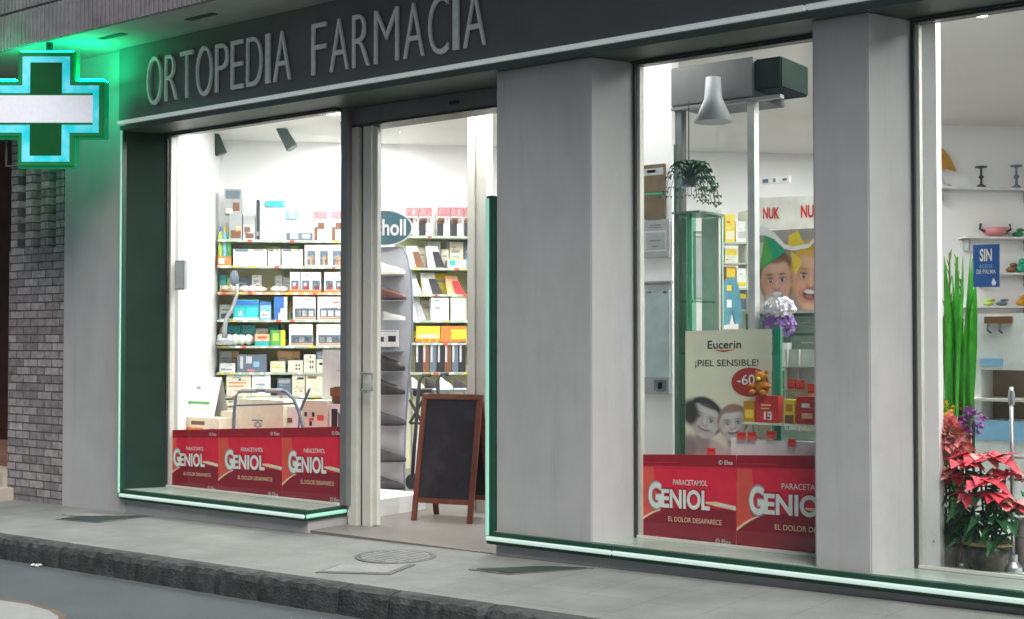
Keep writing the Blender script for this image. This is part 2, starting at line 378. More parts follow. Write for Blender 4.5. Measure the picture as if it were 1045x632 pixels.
# painted road marking with a curved brown rim
WP = stained(mat('road_paint', (.22, .23, .225), .7, .1, 6), (.14, .15, .15), 6, .5, .7, .7); BP = mat('road_paint_rim', (.10, .075, .06), .8, .2, 10)
def road_poly(pxs, m, dz, name):
    P = []
    for p in pxs:
        d = ray(*p); t = (CAM.z - gz(CAM.x) + .16) / (SL * d.x - d.z); q = CAM + d * t; P.append((q.x, q.y, gz(q.x) - .16 + dz))
    tag(MB().add(P, [tuple(range(len(P)))]).build(name, m), kind='structure')
road_poly([(-60, 606), (0, 611), (30, 615), (55, 622), (68, 629), (66, 640), (40, 660), (-60, 660)], BP, .004, 'road_marking_rim')
road_poly([(-60, 609), (0, 614), (28, 618), (50, 624.5), (60, 631), (57, 640), (30, 660), (-60, 660)], WP, .008, 'road_marking')

# ------------------------------------------------------------------ the shop building
SH = tag(empty('pharmacy_building', (0, 0, 0)), 'grey pharmacy front with lit display windows, open door and lettered fascia', 'building')
def part(name, mb, m, parent=SH, **k): return mb.build(name, m, parent, **k)
ZS, ZT, ZF = .165, 3.262, 3.97
part('pier', MB().prism([(-10.2, 0), (-9.3, 0), (-9.16, .33), (-9.16, .46), (-10.2, .46)], -.4, ZF), PLASTER)
part('reveal_panel', MB().prism([(-9.296, .006), (-9.148, .325), (-9.158, .33), (-9.3, .012)], ZS, ZT), GREENREVEAL)
part('pillar', MB().prism([(-5.25, .012), (-4.485, .012), (-4.36, .32), (-4.36, .46), (-5.25, .46)], ZS - .01, ZT), PLASTER, bevel=.006)
part('pillar', MB().prism([(-2.975, .012), (-2.65, .012), (-2.52, .32), (-2.52, .46), (-3.1, .46), (-3.1, .32)], ZS - .01, ZT), PLASTER, bevel=.006)
part('pier', MB().prism([(.75, .012), (1.9, .012), (1.9, .46), (.6, .46), (.6, .32)], -.3, ZF), PLASTER)
# plinths below the ledges
part('plinth', MB().box(-9.3, -7.05, .012, .44, -.4, .08), PLASTER)
part('plinth', MB().box(-5.25, .75, .012, .44, -.4, .08), PLASTER)
# ledges: dark green casing, light line, sill
def ledge(x0, x1, ret=None, rise=None):
    g = MB().box(x0, x1, -.035, .012, .082, .162)
    if ret == 'right': g.box(x1 - .047, x1, .012, .42, .082, .162)
    part('ledge_casing', g, GREENPAINT, bevel=.004)
ledge(-9.31, -7.03, 'right'); ledge(-5.30, .75)
part('light_line', MB().box(-9.30, -7.028, -.052, -.035, .104, .133), TUBE, bevel=.006)
part('light_line', MB().box(-7.03, -7.014, -.034, .40, .104, .133), TUBEG, bevel=.006)
part('light_line', MB().box(-5.295, -4.3, -.052, -.035, .106, .135), TUBE, bevel=.006)
part('light_line', MB().box(-4.297, .75, -.052, -.035, .106, .135), TUBE, bevel=.006)
part('sill', MB().box(-9.3, -7.035, .013, .50, .120, ZS), SILL)
part('sill', MB().box(-4.6, -2.8, .013, .50, .120, ZS + .001), SILL)
part('sill', MB().box(-2.79, .7, .013, .50, .120, ZS), SILL)
part('ledge_casing', MB().box(-9.325, -9.297, -.035, .01, .165, 3.29), GREENPAINT)
part('light_line', MB().box(-9.318, -9.304, -.048, -.0355, .140, 3.30), TUBEG)
part('ledge_casing', MB().box(-5.30, -5.252, -.033, .05, .165, 2.42), GREENPAINT, bevel=.004)
part('light_line', MB().box(-5.296, -5.277, -.048, -.0335, .140, 2.40), TUBEG)
# fascia and soffit over the windows
fas = part('fascia', MB().box(-9.33, 1.9, -.055, .03, 3.345, ZF - .004), FASCIA)
part('light_line', MB().box(-9.32, -2.985, -.085, -.035, 3.312, 3.338), TUBEDIM, bevel=.006)
part('light_line', MB().box(-2.98, 1.9, -.085, -.035, 3.312, 3.338), TUBEDIM, bevel=.006)
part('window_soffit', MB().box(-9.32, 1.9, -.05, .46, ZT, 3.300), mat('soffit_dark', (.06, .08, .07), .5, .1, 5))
part('lintel_wall', MB().box(-10.2, 1.9, .032, .46, 3.302, ZF), PLASTER)
# lettering on the fascia
def sign_word(txt, X0, X1, z0, cap, wts):
    tot = sum(wts); x = X0
    for ch, wd in zip(txt, wts):
        W = (X1 - X0) * wd / tot; 
        vs, fs = text_geo(ch, -.024, .016, .008)
        a = min(v.x for v in vs); b = max(v.x for v in vs); c = min(v.y for v in vs); d = max(v.y for v in vs)
        lw = W * (.80 if ch != 'I' else .55); mid = x + W / 2
        ov = .012 if ch in 'OC' else 0
        k = MB().add([(mid - lw / 2 + (v.x - a) / (b - a) * lw, -.057 - .022 - v.z * .5, z0 - ov + (v.y - c) / (d - c) * (cap + 2 * ov)) for v in vs], fs)
        k.build('sign_letter', LETTER, fas); x += W
sign_word('ORTOPEDIA', -8.93, -7.14, 3.435, .385, [1.15, .95, .95, 1.15, .9, .85, 1.05, .42, 1.1])
sign_word('FARMACIA', -6.95, -5.25, 3.435, .385, [.85, 1.05, .95, 1.3, 1.05, 1.0, .42, 1.05])
# canopy above the shop front
cano = part('canopy_slab', MB().box(-30, 4, -.62, .5, ZF, ZF + .25), SOFFIT)
g = MB(); x = -30
while x < 4:
    g.box(x, x + .034, -.668, -.636, ZF - .012, ZF + .285); g.box(x + .004, x + .030, -.664, -.636, ZF + .31, ZF + .75); x += .056
part('ribbed_band', g.box(-30, 4, -.636, -.618, ZF - .010, ZF + .80), RIBCON)
part('upper_wall', MB().box(-30, 4, -.60, .46, ZF + .252, 9), PLASTER)
for px, py in ((115, 37), (205, 17)):
    d = ray(px, py); t = (ZF - CAM.z) / d.z; q = CAM + d * t
    part('soffit_vent', MB().box(q.x - .16, q.x + .16, q.y - .03, q.y + .03, ZF - .006, ZF + .02), DARKFRAME)
# window frames and panes
def window(x0, x1, yg=.33, edge=.03, lm=CREAM):
    part('window_head', MB().box(x0, x1, yg - .03, yg + .05, 3.236, ZT - .002).box(x0, x1, yg - .05, yg - .03, 3.25, ZT - .002), DARKFRAME)
    part('window_jamb', MB().box(x0 - .01, x0 + edge, yg + .012, yg + .06, ZS + .002, 3.236), lm)
    part('window_gasket', MB().box(x0 - .006, x0 + .010, yg - .014, yg + .008, ZS + .002, 3.236), DARKFRAME)
    part('window_glass', MB().box(x0 + .004, x1 - .004, yg - .004, yg + .004, ZS + .003, 3.234), GLASS)
    part('window_sill_bead', MB().box(x0 + .012, x1, yg - .012, yg + .022, ZS + .002, ZS + .018), CREAM)
window(-9.15, -7.048); window(-4.35, -3.09); window(-2.51, .62)
# mullion between left window and doorway, door frames, header
part('mullion', MB().box(-7.045, -6.978, .345, .398, ZS, ZT - .003), HEADERGREY)
part('door_post', MB().box(-7.005, -6.922, .402, .52, .0, 3.11), CREAM)
part('door_post', MB().box(-6.885, -6.80, .43, .53, .0, 3.12), CREAM)
part('door_post_seal', MB().box(-6.925, -6.885, .455, .52, .0, 3.12), DARKFRAME)
part('door_post', MB().box(-5.34, -5.26, .43, .53, .0, 3.12), CREAM)
hd = part('door_header', MB().box(-7.02, -5.26, .401, .60, 3.13, ZT - .002), HEADERGREY, bevel=.006)
part('header_trim', MB().box(-7.02, -5.26, .3995, .60, 3.112, 3.127), DARKFRAME)
MB().box(-5.98, -5.90, .388, .402, 3.175, 3.20).build('sensor', DARKFRAME, hd)
dl = part('door_leaf', MB().box(-6.798, -6.76, .46, .50, .02, 3.10).box(-6.76, -6.57, .50, .51, .02, 3.10, 1), [CREAM, GLASS])
MB().tube([(-6.84, .43, 1.19), (-6.84, .37, 1.19), (-6.72, .36, 1.19), (-6.72, .36, 1.06), (-6.84, .37, 1.06), (-6.84, .43, 1.06)], .010).build('door_handle', STEEL, dl)
# interior shell
E = lambda s_, off=0: BK.w(s_, off, 0)
A0 = (-9.17, .46); B1 = E(0); B2 = E(11.5)
def wallq(name, p, q, m, t=.1, z0=-.05, z1=3.70):
    p = Vector((p[0], p[1], 0)); q = Vector((q[0], q[1], 0)); d = (q - p).normalized(); n = Vector((-d.y, d.x, 0)) * t
    return part(name, MB().prism([tuple(v_.xy) for v_ in (p, q, q + n, p + n)], z0, z1), m)
wallq('side_wall', A0, B1, WHITE); wallq('rear_wall', B1, B2, WHITE); wallq('end_wall', B2, (1.9, 3.0), WHITE); wallq('end_wall', (1.9, 3.0), (1.9, .46), WHITE)
poly = [(-9.17, .44), tuple(B1.xy), tuple(B2.xy), (1.9, 3.0), (1.9, .44)]
part('shop_ceiling', MB().prism(poly, 3.66, 3.72), CEIL)
part('shop_floor', MB().prism([(-7.03, .02), (-5.25, .02), (-5.25, .45), (1.9, .45), (1.9, 3.0), tuple(B2.xy), tuple(B1.xy), (-9.17, .45), (-7.03, .45)], -.02, .012), FLOORI)
part('window_stage', MB().box(-9.05, -7.12, .50, 1.45, -.0, .15), WHITE)
part('window_stage', MB().box(-4.3, -2.6, .50, 1.7, -.0, .15), WHITE)
part('window_stage', MB().box(-2.5, .6, .50, 1.4, -.0, .15), WHITE)
# partition wall seen through the right-hand window and piers behind the panes
QP = BK.w(7.45, 2.2, 0); PQ = Frame((QP.x, QP.y), (.69, .722))
q0 = PQ.sz(938, 300)[0]
part('partition_wall', MB().prism([tuple(PQ.w(a, o_, 0).xy) for a, o_ in ((q0, 0), (q0 + 4.0, 0), (q0 + 4.0, -.1), (q0, -.1))], -.02, 3.66), WHITE)
def px_pier(x0, x1, off, depth, m=WHITE, z0=.15, z1=3.66, name='interior_pier'):
    a = FA.sz(x0, 300, off)[0]; b = FA.sz(x1, 300, off)[0]
    return part(name, MB().box(a, b, -off, -off + depth, z0, z1), m)
px_pier(653, 686, -1.25, .10)
px_pier(941, 957, -.46, .08)
# inner post behind the chalkboard
a = FA.sz(477, 300, -1.55)[0]; b = FA.sz(495, 300, -1.55)[0]
part('inner_door_post', MB().box(a, a + (b - a) * .35, 1.55, 1.65, .01, 3.66).box(a + (b - a) * .42, b, 1.57, 1.65, .01, 3.66), CREAM)
# ceiling lamps of the shop
DIMP = mat('added_fill_diffuser', (.9, .9, .9), .5, 0, 3, emit=(1, .99, .97), es=7)  # softer emission for the added fill panels
def panel_lamp(x, y, rz, m=None):
    e = empty('ceiling_lamp', (x, y, 3.66), rz)
    MB().box(-.62, .62, -.17, .17, -.035, 0).build('lamp_frame', HEADERGREY, e)
    MB().box(-.60, .60, -.15, .15, -.042, -.036).build('lamp_diffuser', m or PANEL, e)
    tag(e, 'white panel lamp on the shop ceiling, out of view', 'ceiling lamp', 'ceiling lamps in the shop')
lamps = [(-9.0, 1.45, BK.rz), (-8.0, 1.35, BK.rz), (-6.5, 1.5, BK.rz), (-2.9, 1.4, BK.rz), (-1.9, 1.15, 0), (-.5, 1.15, 0), ]
added_fill = [(-8.5, .70, 0), (-4.75, .64, 0), (-1.6, .66, 0)]  # unseen panels added near the panes to brighten the window contents
for px, y in ((364, 3.0), (553, 3.1), (553, 1.9), (857, 2.6), (857, 4.2), (857, 6.0)):      # unseen, tucked behind mullion and pillars, turned along the sight lines
    d = ray(px, 316); t = (y + 6.78) / d.y; q = CAM + d * t; lamps.append((q.x, y, math.atan2(d.y, d.x)))
for i, (x, y, rz) in enumerate(lamps): panel_lamp(x, y, rz)
for x, y, rz in added_fill: panel_lamp(x, y, rz, DIMP)

def track_spot(px, py, y, label, tip):
    c = FA.hit(px, py, -y); e = empty('track_spot', (c.x, y, 3.66)); tag(e, label, 'spotlight'); z = c.z - 3.66
    MB().tube([(0, 0, 0), (0, 0, z + .12)], .012).build('stem', DARKFRAME, e)
    MB().tube([(-tip, -.03, z + .13), (tip, .03, z - .10)], [.05, .065], 14).build('lamp_body', mat('spot_green_grey', (.05, .08, .07), .4), e)
track_spot(222, 148, 2.2, 'dark track spotlight near the side wall of the left window', .03); track_spot(292, 142, 2.4, 'dark striped track spotlight high in the middle of the left window', .06)
for x0, x1, y in ((238, 268, 140.5), (310, 350, 142.5), (404, 436, 141.5), (449, 476, 145)):
    a = BK.sz(x0, y, .05)[0]; b, z = BK.sz(x1, y, .05); g = MB().box(0, b - a, 0, .045, z - .015, z + .015)
    p_ = BK.w(a, .05, 0); ca, sa = math.cos(BK.rz), math.sin(BK.rz); g.v = [(p_.x + x * ca - y_ * sa, p_.y + x * sa + y_ * ca, z_) for x, y_, z_ in g.v]
    part('cable_rail', g, DARKFRAME)

# ------------------------------------------------------------------ brick neighbour on the left
NB = tag(empty('brick_building', (-11.1, 0, 0)), 'grey brick house front with slotted openings, dark doorway and steps at the left edge', 'building')
def npart(name, mb, m, **k):
    mb.v = [(x + 11.1, y, z) for x, y, z in mb.v]; return mb.build(name, m, NB, **k)
npart('wall', MB().box(-11.12, -10.203, .02, .40, -.5, 2.30).box(-11.12, -10.203, .20, .40, 2.30, ZF - .003), BRICK)
for i in range(4):
    x = -11.10 + i * .245; npart('wall_fin', MB().box(x, x + .12, .02, .20, 2.302, ZF - .003), BRICK)
npart('slot_backing', MB().box(-11.0, -10.21, .17, .199, 2.302, ZF - .004), mat('slot_dark', (.008, .02, .014), .7))
DOORB = mat('door_brown', (.055, .022, .018), .5, .3, 5)
npart('wall', MB().box(-30, -14.4, .02, .40, -.5, ZF - .003), BRICK)
npart('door', MB().box(-14.4, -11.12, 1.2, 1.26, .1, ZF - .003).box(-12.4, -11.9, 1.17, 1.2, .3, 2.2).box(-11.8, -11.3, 1.17, 1.2, .3, 2.2), DOORB)
npart('doorway_side', MB().box(-11.12, -11.06, .401, 1.26, -.3, ZF - .003), DOORB)
STEP = stained(mat('step_stone', (.42, .38, .33), .7, .1, 8), (.28, .22, .18), 4)
npart('step', MB().box(-14.4, -11.0, -.20, .018, -.3, .06), STEP, bevel=.008)
npart('step', MB().box(-14.4, -11.122, -.02, .7, -.3, .20), STEP, bevel=.008)
npart('step', MB().box(-14.4, -11.122, .3, 1.2, -.3, .34), mat('step_brick', (.24, .12, .09), .8, .2, 10), bevel=.008)

# ------------------------------------------------------------------ illuminated pharmacy cross
def cross():
    cen = CAM + ray(50, 113) * (10.75 / ray(50, 113).dot(V))
    e = empty('pharmacy_cross', cen, math.atan2(RT.y, RT.x))
    tag(e, 'green lit pharmacy cross with pale centre bar hanging under the canopy', 'sign')
    def cr(a, t):      # arm reach a, arm half width t
        return [(-t, -a), (t, -a), (t, -t), (a, -t), (a, t), (t, t), (t, a), (-t, a), (-t, t), (-a, t), (-a, -t), (-t, -t)]
    HOUS = mat('cross_housing', (.012, .10, .035), .35, .1, 8, emit=(.0, .35, .09), es=.12)
    CYT = mat('cross_led', (.02, .22, .26), .4, .2, 10, emit=(.0, .42, .52), es=.62)
    RIM = mat('cross_side_light', (.01, .12, .05), .4, .05, 10, emit=(.0, .6, .22), es=.12)
    DK = mat('cross_dark_face', (.004, .045, .012), .25, .15, 8, emit=(.0, .20, .05), es=.07)
    BACKL = mat('cross_rear_led', (.1, .6, .3), .4, .03, 10, emit=(.0, .75, .34), es=2.2)
    ARML = mat('cross_arm_spill', (.1, .6, .3), .4, .03, 10, emit=(.0, .75, .26), es=42)  # strong emission, added only for the wide green spill
    TOPL = mat('cross_top_spill', (.1, .6, .3), .4, .03, 10, emit=(.0, .75, .30), es=6)  # emission added to tint the soffit above the cross
    BARM = mat('cross_display', (.42, .43, .48), .4, .05, 30, emit=(.60, .62, .70), es=.26)
    nt = CYT.node_tree; nz = nt.nodes.new('ShaderNodeTexNoise'); nz.inputs['Scale'].default_value = 9; nz.inputs['Detail'].default_value = 3; tc = nt.nodes.new('ShaderNodeTexCoord'); nt.links.new(tc.outputs['Object'], nz.inputs['Vector'])
    cr_ = nt.nodes.new('ShaderNodeValToRGB'); cr_.color_ramp.elements[0].position = .35; cr_.color_ramp.elements[0].color = (0, .36, .42, 1); cr_.color_ramp.elements[1].position = .70; cr_.color_ramp.elements[1].color = (.14, .44, .56, 1)
    nt.links.new(nz.outputs['Fac'], cr_.inputs[0]); nt.links.new(cr_.outputs[0], nt.nodes['Principled BSDF'].inputs['Emission Color'])
    MB().slab(cr(.485, .235), -.07, .07).build('housing', HOUS, e, bevel=.01)
    MB().slab(cr(.492, .243), -.045, .045).build('side_light', RIM, e)
    MB().box(-.22, .22, -.06, .06, .487, .496).build('added_top_glow', TOPL, e)  # added emitter, hidden on the top face, throws green onto the soffit
    for x0, x1 in ((-.48, -.26), (.26, .48)): MB().box(x0, x1, -.065, .065, .246, .254).build('added_arm_glow', ARML, e)  # added emitters on the unseen arm tops, spread green over soffit and wall
    for s_ in (-1, 1):
        o = cr(.445, .200); i_ = cr(.395, .135); n = 12; ys = s_ * .074
        g = MB(); vs = [(x, ys, z) for x, z in o] + [(x, ys, z) for x, z in i_] + [(x, ys - s_ * .01, z) for x, z in o] + [(x, ys - s_ * .01, z) for x, z in i_]
        fs = []
        for k in range(n):
            q = (k + 1) % n; fs += [(k, q, n + q, n + k), (k, q, 2 * n + q, 2 * n + k), (n + k, n + q, 3 * n + q, 3 * n + k)]
        g.add(vs, fs); g.build('light_band', CYT if s_ < 0 else BACKL, e)
        y0, y1 = sorted((s_ * .071, s_ * .077))
        MB().box(-.43, .395, y0, y1 + .0, -.115, .115).build('display_bar', BARM, e)
        MB().box(-.13, .13, y0, y1 - .002, .125, .39).build('dark_panel', DK, e); MB().box(-.13, .13, y0, y1 - .002, -.39, -.125).build('dark_panel', DK, e)
    MB().tube([(0, 0, .44), (0, 0, ZF - cen.z)], .03).build('hanger', DARKFRAME, e)
    MB().tube([(-.37, .03, -.24), (-.37, .03, -.47), (-.15, .03, -.47)], .012, m=0).build('cable', DARKFRAME, e)
cross()

# ------------------------------------------------------------------ chalkboard in the doorway
def chalkboard():
    p = on_ground(419, 534); pr = on_ground(481, 535)
    p.z = pr.z = .012
    rz = R(14); W = .535; H = 1.0; lean = .20
    e = empty('chalkboard', (p.x, p.y, .012), rz)
    WOOD = stained(mat('reddish_wood', (.17, .055, .035), .45, .2, 10), (.08, .025, .02), 6, stretch=(1, 1, .2)); SLATE = stained(mat('chalk_slate', (.018, .018, .026), .55, .2, 6), (.06, .058, .06), 2.2, .48, .72, .9)
    def leanbox(x0, x1, z0, z1, y0, y1, back=False):
        g = MB().box(x0, x1, y0, y1, z0, z1); k = lean / H
        g.v = [(x, (y + z * k) if not back else (2 * lean + .03 - y - z * k), z) for x, y, z in g.v]; return g
    for b in (False, True):
        for x in (0, W - .045): leanbox(x, x + .045, 0, H - .045 if True else 0, 0, .026, b).build('leg', WOOD, e, bevel=.004)
        leanbox(0, W, H - .044, H, -.001, .027, b).build('rail', WOOD, e, bevel=.004)
        leanbox(.046, W - .046, .14, .18, 0, .025, b).build('rail', WOOD, e, bevel=.004)
        leanbox(.046, W - .046, .181, H - .046, .008, .02, b).build('slate', SLATE, e)
    MB().box(.01, .06, lean - .0, lean + .05, H - .012, H + .006).build('hinge', STEEL, e); MB().box(W - .06, W - .01, lean, lean + .05, H - .012, H + .006).build('hinge', STEEL, e)
    tag(e, 'blank A-frame chalkboard with reddish wooden frame in the open doorway', 'chalkboard')
chalkboard()

# ------------------------------------------------------------------ red window banners
def banner(off, tl, tr, br, bl, label, cut=1.0):
    p = Poster('banner', *quad_px(FA, off, tl, tr, br, bl), C_CRIM)
    U = lambda u: min(u / cut, 1) if cut < 1 else u
    def rect(a, b, c, d, m, l=1):
        if a < cut: p.rect(U(a), b, U(c), d, m, l)
    rect(0, .86, 1, 1, C_WINE2); rect(0, .855, 1, .868, C_CRIM, 2)
    # coral glow on the left, wine hill below
    p.poly([(0, .2), (U(.20), .36), (U(.16), .86), (0, .86)], C_CORAL)
    hill = [(0, .19), (.1, .275), (.2, .335), (.32, .375), (.48, .40), (.62, .415), (.8, .41), (1, .395)]
    hill = [(U(u), v) for u, v in hill if u <= cut + .02]
    p.poly([(0, .0)] + [(hill[-1][0], 0)] + hill[::-1], C_WINE, 2)
    p.band([(U(u), v + .01, w_) for u, v, w_ in [(0, .19, .035), (.08, .26, .03), (.16, .315, .022), (.24, .352, .014)]], 0, C_SAND, 3)
    if cut == 1: p.band([(.70, .47, .02), (.80, .462, .05), (1, .425, .05)], 0, C_SAND, 3).band([(.84, .462, .02), (1, .43, .035)], 0, C_WHITE, 4)
    else: p.band([(U(.70), .47, .02), (1, .45, .05)], 0, C_SAND, 3)
    if cut == 1:
        p.text('PARACETAMOL', .37, .655, .72, .715, C_WHITE, 4, .006); G_ = 'GENIOL'; e_ = .75
        p.text('G', .115, .375, .25, .675, C_WHITE, 6, .035); p.text('G', .105, .355, .255, .695, C_GREY, 5, .07)
        p.text('ENIOL', .25, .385, .745, .605, C_WHITE, 6, .035); p.text('ENIOL', .245, .37, .755, .62, C_WINE2, 5, .06)
        p.text('EL DOLOR DESAPARECE', .32, .235, .86, .29, C_SAND, 4, .004)
        p.text('© Elea', .83, .895, .97, .945, C_WHITE, 4); p.text('© Elea', .80, .03, .95, .085, C_WHITE, 4)
    else:
        p.text('PARACETAM', U(.47), .655, 1.0 - .01, .715, C_WHITE, 4, .006)
        p.text('G', U(.14), .375, U(.29), .675, C_WHITE, 6, .035); p.text('G', U(.13), .355, U(.295), .695, C_GREY, 5, .07)
        p.text('ENIO', U(.29), .385, .985, .605, C_WHITE, 6, .035); p.text('ENIO', U(.285), .37, .995, .62, C_WINE2, 5, .06)
        p.text('EL DOLOR DES', U(.40), .235, .99, .29, C_SAND, 4, .004)
    p.rect(U(.04), .905, min(U(.42), .9), .912, C_CRIM, 3); p.rect(U(.05), .05, min(U(.45), .9), .056, C_CRIM, 3)
    return p.done(label, 'banner', 'red painkiller banners in the windows')
def lerp2(a, b, t): return (a[0] + (b[0] - a[0]) * t, a[1] + (b[1] - a[1]) * t)
TL, TR, BR_, BL = (172, 439), (350, 435.5), (350, 515.5), (172, 497.5)
sp = [0, .285, .650, 1.0]
lb = ['leftmost and smallest red painkiller banner, at the corner of the left window', 'middle of the three red painkiller banners in the left window', 'red painkiller banner next to the doorway, rightmost in the left window']
for i in range(3):
    a, b = sp[i] + (.002 if i else 0), sp[i + 1]
    banner(-.375 - .001 * i, lerp2(TL, TR, a), lerp2(TL, TR, b), lerp2(BL, BR_, b), lerp2(BL, BR_, a), lb[i])
TL, TR, BR_, BL = (651.5, 463.7), (838, 465.3), (838, 568.5), (651.5, 549.5)
m_ = .535
banner(-.372, TL, lerp2(TL, TR, m_), lerp2(BL, BR_, m_), BL, 'fully visible red painkiller banner below the beige skin care poster')
banner(-.373, lerp2(TL, TR, m_ + .003), TR, BR_, lerp2(BL, BR_, m_ + .003), 'red painkiller banner cut off by the blue-grey pillar', cut=.86)

# ------------------------------------------------------------------ cartons and packs
def prod(fr, off, rect, depth, m, label, cat, name='carton', prints=(), group=None, z0=None, zt=None):
    x0, y0, x1, y1 = rect
    a, za = fr.sz(x0, y1, off); b, _ = fr.sz(x1, y1, off); zz = fr.sz((x0 + x1) / 2, y1, off)[1]; tp = fr.sz((x0 + x1) / 2, y0, off)[1]
    if z0 is None: z0 = zz
    h = max(tp - z0, .02); W = b - a
    mats = [m]; g = MB().box(0, W, 0, depth, 0, h)
    for (u0, v0, u1, v1, pmx) in prints:
        if pmx not in mats: mats.append(pmx)
        g.box(u0 * W, u1 * W, -.002, .0, v0 * h, v1 * h, mats.index(pmx))
    if W > .10 and h > .08 and cat in ('carton', 'pack', 'shoe box'):
        rnd = random.Random(int(x0 * 7 + y0 * 13))
        for k in range(rnd.randint(3, 6)):
            pmx = rnd.choice((C_GREY, C_SLATE, C_LGREY, C_BROWN, C_TEAL, C_CORAL, C_LBLUE)); u = rnd.uniform(.06, .6); v = rnd.uniform(.1, .9); ww = rnd.uniform(.1, .38); hh = rnd.choice((.018, .025, .03, .06))
            if pmx not in mats: mats.append(pmx)
            g.box(u * W, min(.96, u + ww) * W, -.0012, 0, v * h, min(.97, v + hh) * h, mats.index(pmx))
    p = fr.w(a, off, z0)
    o = g.build(name, mats, loc=p, rz=fr.rz); tag(o, label, cat, group); return o

def shelf_z(px, py, off=.42): return BK.sz(px, py, off)[1]
OFF = .42
def shelf_unit(name, label, x0, x1, ys, back, ztop, wood=()):
    a = BK.sz(x0, 300, OFF)[0]; b = BK.sz(x1, 300, OFF)[0]; W = b - a
    p = BK.w(a, OFF, .012); e = empty(name, p, BK.rz); tag(e, label, 'shelf')
    zs = []
    for i, y in enumerate(ys):
        z = shelf_z((x0 + x1) / 2, y) - .012
        g = MB().box(0, W, -.0, .40, z - .025, z); rt = random.Random(i * 31 + int(x0)); x = .04
        while x < W - .08:
            tw = rt.uniform(.03, .06)
            if rt.random() < .75: g.box(x, x + tw, -.002, 0, z - .024, z - .001, rt.choice((1, 1, 1, 2, 3)))
            x += tw + rt.uniform(.02, .12)
        g.build('shelf_board', [WOODLITE if i in wood else SHELFG, C_WHITE, C_YEL, C_CORAL], e); zs.append(z + .012)
    MB().box(-.01, W + .01, .402, .415, 0, ztop - .012).build('back_panel', back, e)
    for x in (-.03, W * .5 - .015, W + .0): MB().box(x, x + .03, .37, .401, 0, ztop + .05).build('upright', STEEL, e)
    return zs
Y1 = [245, 271.5, 298.5, 326.5, 353, 380, 404, 428]
z1 = shelf_unit('display_shelf', 'tall green shelving of medicine cartons behind the left window', 221.5, 353, Y1, SHELFBACK, shelf_z(290, 246), (2,))
S = lambda row, rect, m, label, cat='carton', name='carton', prints=(), group=None, d=.25, z=None: prod(BK, OFF - .02, rect, d, m, label, cat, name, prints, group, z1[row] + .001)
pic = lambda a, b: ((a, .05, b, .72, C_SLATE), (a + (b - a) * .35, .05, b - .02, .45, C_PEACH), (a + .04, .32, b - .1, .5, C_WHITE))
# top row
S(0, (234, 218, 247, 244), C_GREY, 'grey carton with brown shoe photo, lower left on the top shelf', prints=((.1, .05, .9, .35, C_BROWN), (.5, .3, .95, .5, C_PEACH)))
prod(BK, OFF - .02, (229, 193, 246, 218), .22, C_GREY, 'grey carton with brown photo stacked highest above the top shelf', 'carton', prints=((.08, .6, .92, .94, C_SLATE), (.5, .1, .9, .45, C_BROWN), (.1, .0, .5, .2, C_CREAM)), z0=None)
S(0, (248, 219, 260, 244), C_LGREY, 'pale carton with brown shoe photos beside the dark upright rod', prints=((0, .6, 1, .95, C_GREY), (.1, .3, .6, .5, C_BROWN), (.2, .05, .9, .25, C_BROWN)))
S(0, (261.5, 204, 264.5, 244), C_DARK, 'slim dark upright box standing on the top shelf', prints=((.2, .1, .8, .2, C_GREY),))
S(0, (292, 238, 319, 244.5), C_SLATE, 'flat slate blue box on the top shelf', prints=((.15, .2, .45, .9, C_WHITE), (.6, .3, .9, .8, C_WHITE)))
for x, l in ((320, 'pink and white pack with brown stripes, left of two on the top shelf'), (338, 'pink and white pack with brown stripes nearest the mullion on the top shelf')):
    S(0, (x, 215, x + 14, 244), C_WHITE, l, 'pack', prints=((0, .72, 1, .98, C_PINK), (.05, .0, .3, .45, C_BROWN), (.3, .38, .8, .6, C_BROWN)))
prod(BK, .02, (271, 205, 291, 211), .015, C_CYAN, 'cyan card strip on the white wall above the shelves', 'card', 'wall_card', ((.0, .3, .15, .6, C_LBLUE), (.85, .2, 1, .8, C_LBLUE)))
prod(BK, .02, (292, 215, 304, 224), .015, C_LBLUE, 'small blue and white card on the wall', 'card', 'wall_card', ((.3, .2, .75, .95, C_WHITE),))
# second row
for i, x in enumerate((223, 229)): 
    pass
def bottle(fr, off, px, y0, y1, wpx, m, capm, label, z0, cat='bottle'):
    a, _ = fr.sz(px - wpx / 2, y1, off); b, _ = fr.sz(px + wpx / 2, y1, off); h = fr.sz(px, y0, off)[1] - z0; r = (b - a) / 2
    e = empty('bottle', fr.w((a + b) / 2, off - r - .01, z0), fr.rz); tag(e, label, cat)
    MB().lathe([(r * .9, 0), (r, .02 * h), (r, .68 * h), (r * .5, .80 * h), (r * .4, .84 * h)], n=16).build('flask', m, e, smooth=True)
    MB().lathe([(r * .45, .835 * h), (r * .45, h), (r * .3, h)], n=14).build('cap', capm, e)
S(1, (222, 262, 236, 271), C_ORANGE, 'small orange box under the bottles at the left end of the shelves', prints=((.1, .2, .5, .8, C_WHITE),))
zz = shelf_z(229, 262)
for x, l, m, c in ((224.5, 'yellow green bottle, leftmost on the shelves', C_LIME, C_BLUE), (229, 'blue bottle with yellow cap between green bottles', C_LBLUE, C_YEL), (233.5, 'green bottle beside the white cartons', C_GREEN, C_LIME)):
    bottle(BK, OFF - .05, x, 231, 262, 4.3, m, c, l, zz)
for (x0, x1), l in zip(((238, 272), (273.5, 286), (287.5, 309)), ('wide plain white carton on the second shelf', 'narrow plain white carton on the second shelf', 'plain white carton next to the picture packs')):
    S(1, (x0, 254.5, x1, 271), C_WHITE, l, prints=((.05, .86, .45, .99, C_SLATE), (.6, .88, .9, .99, C_GREY)))
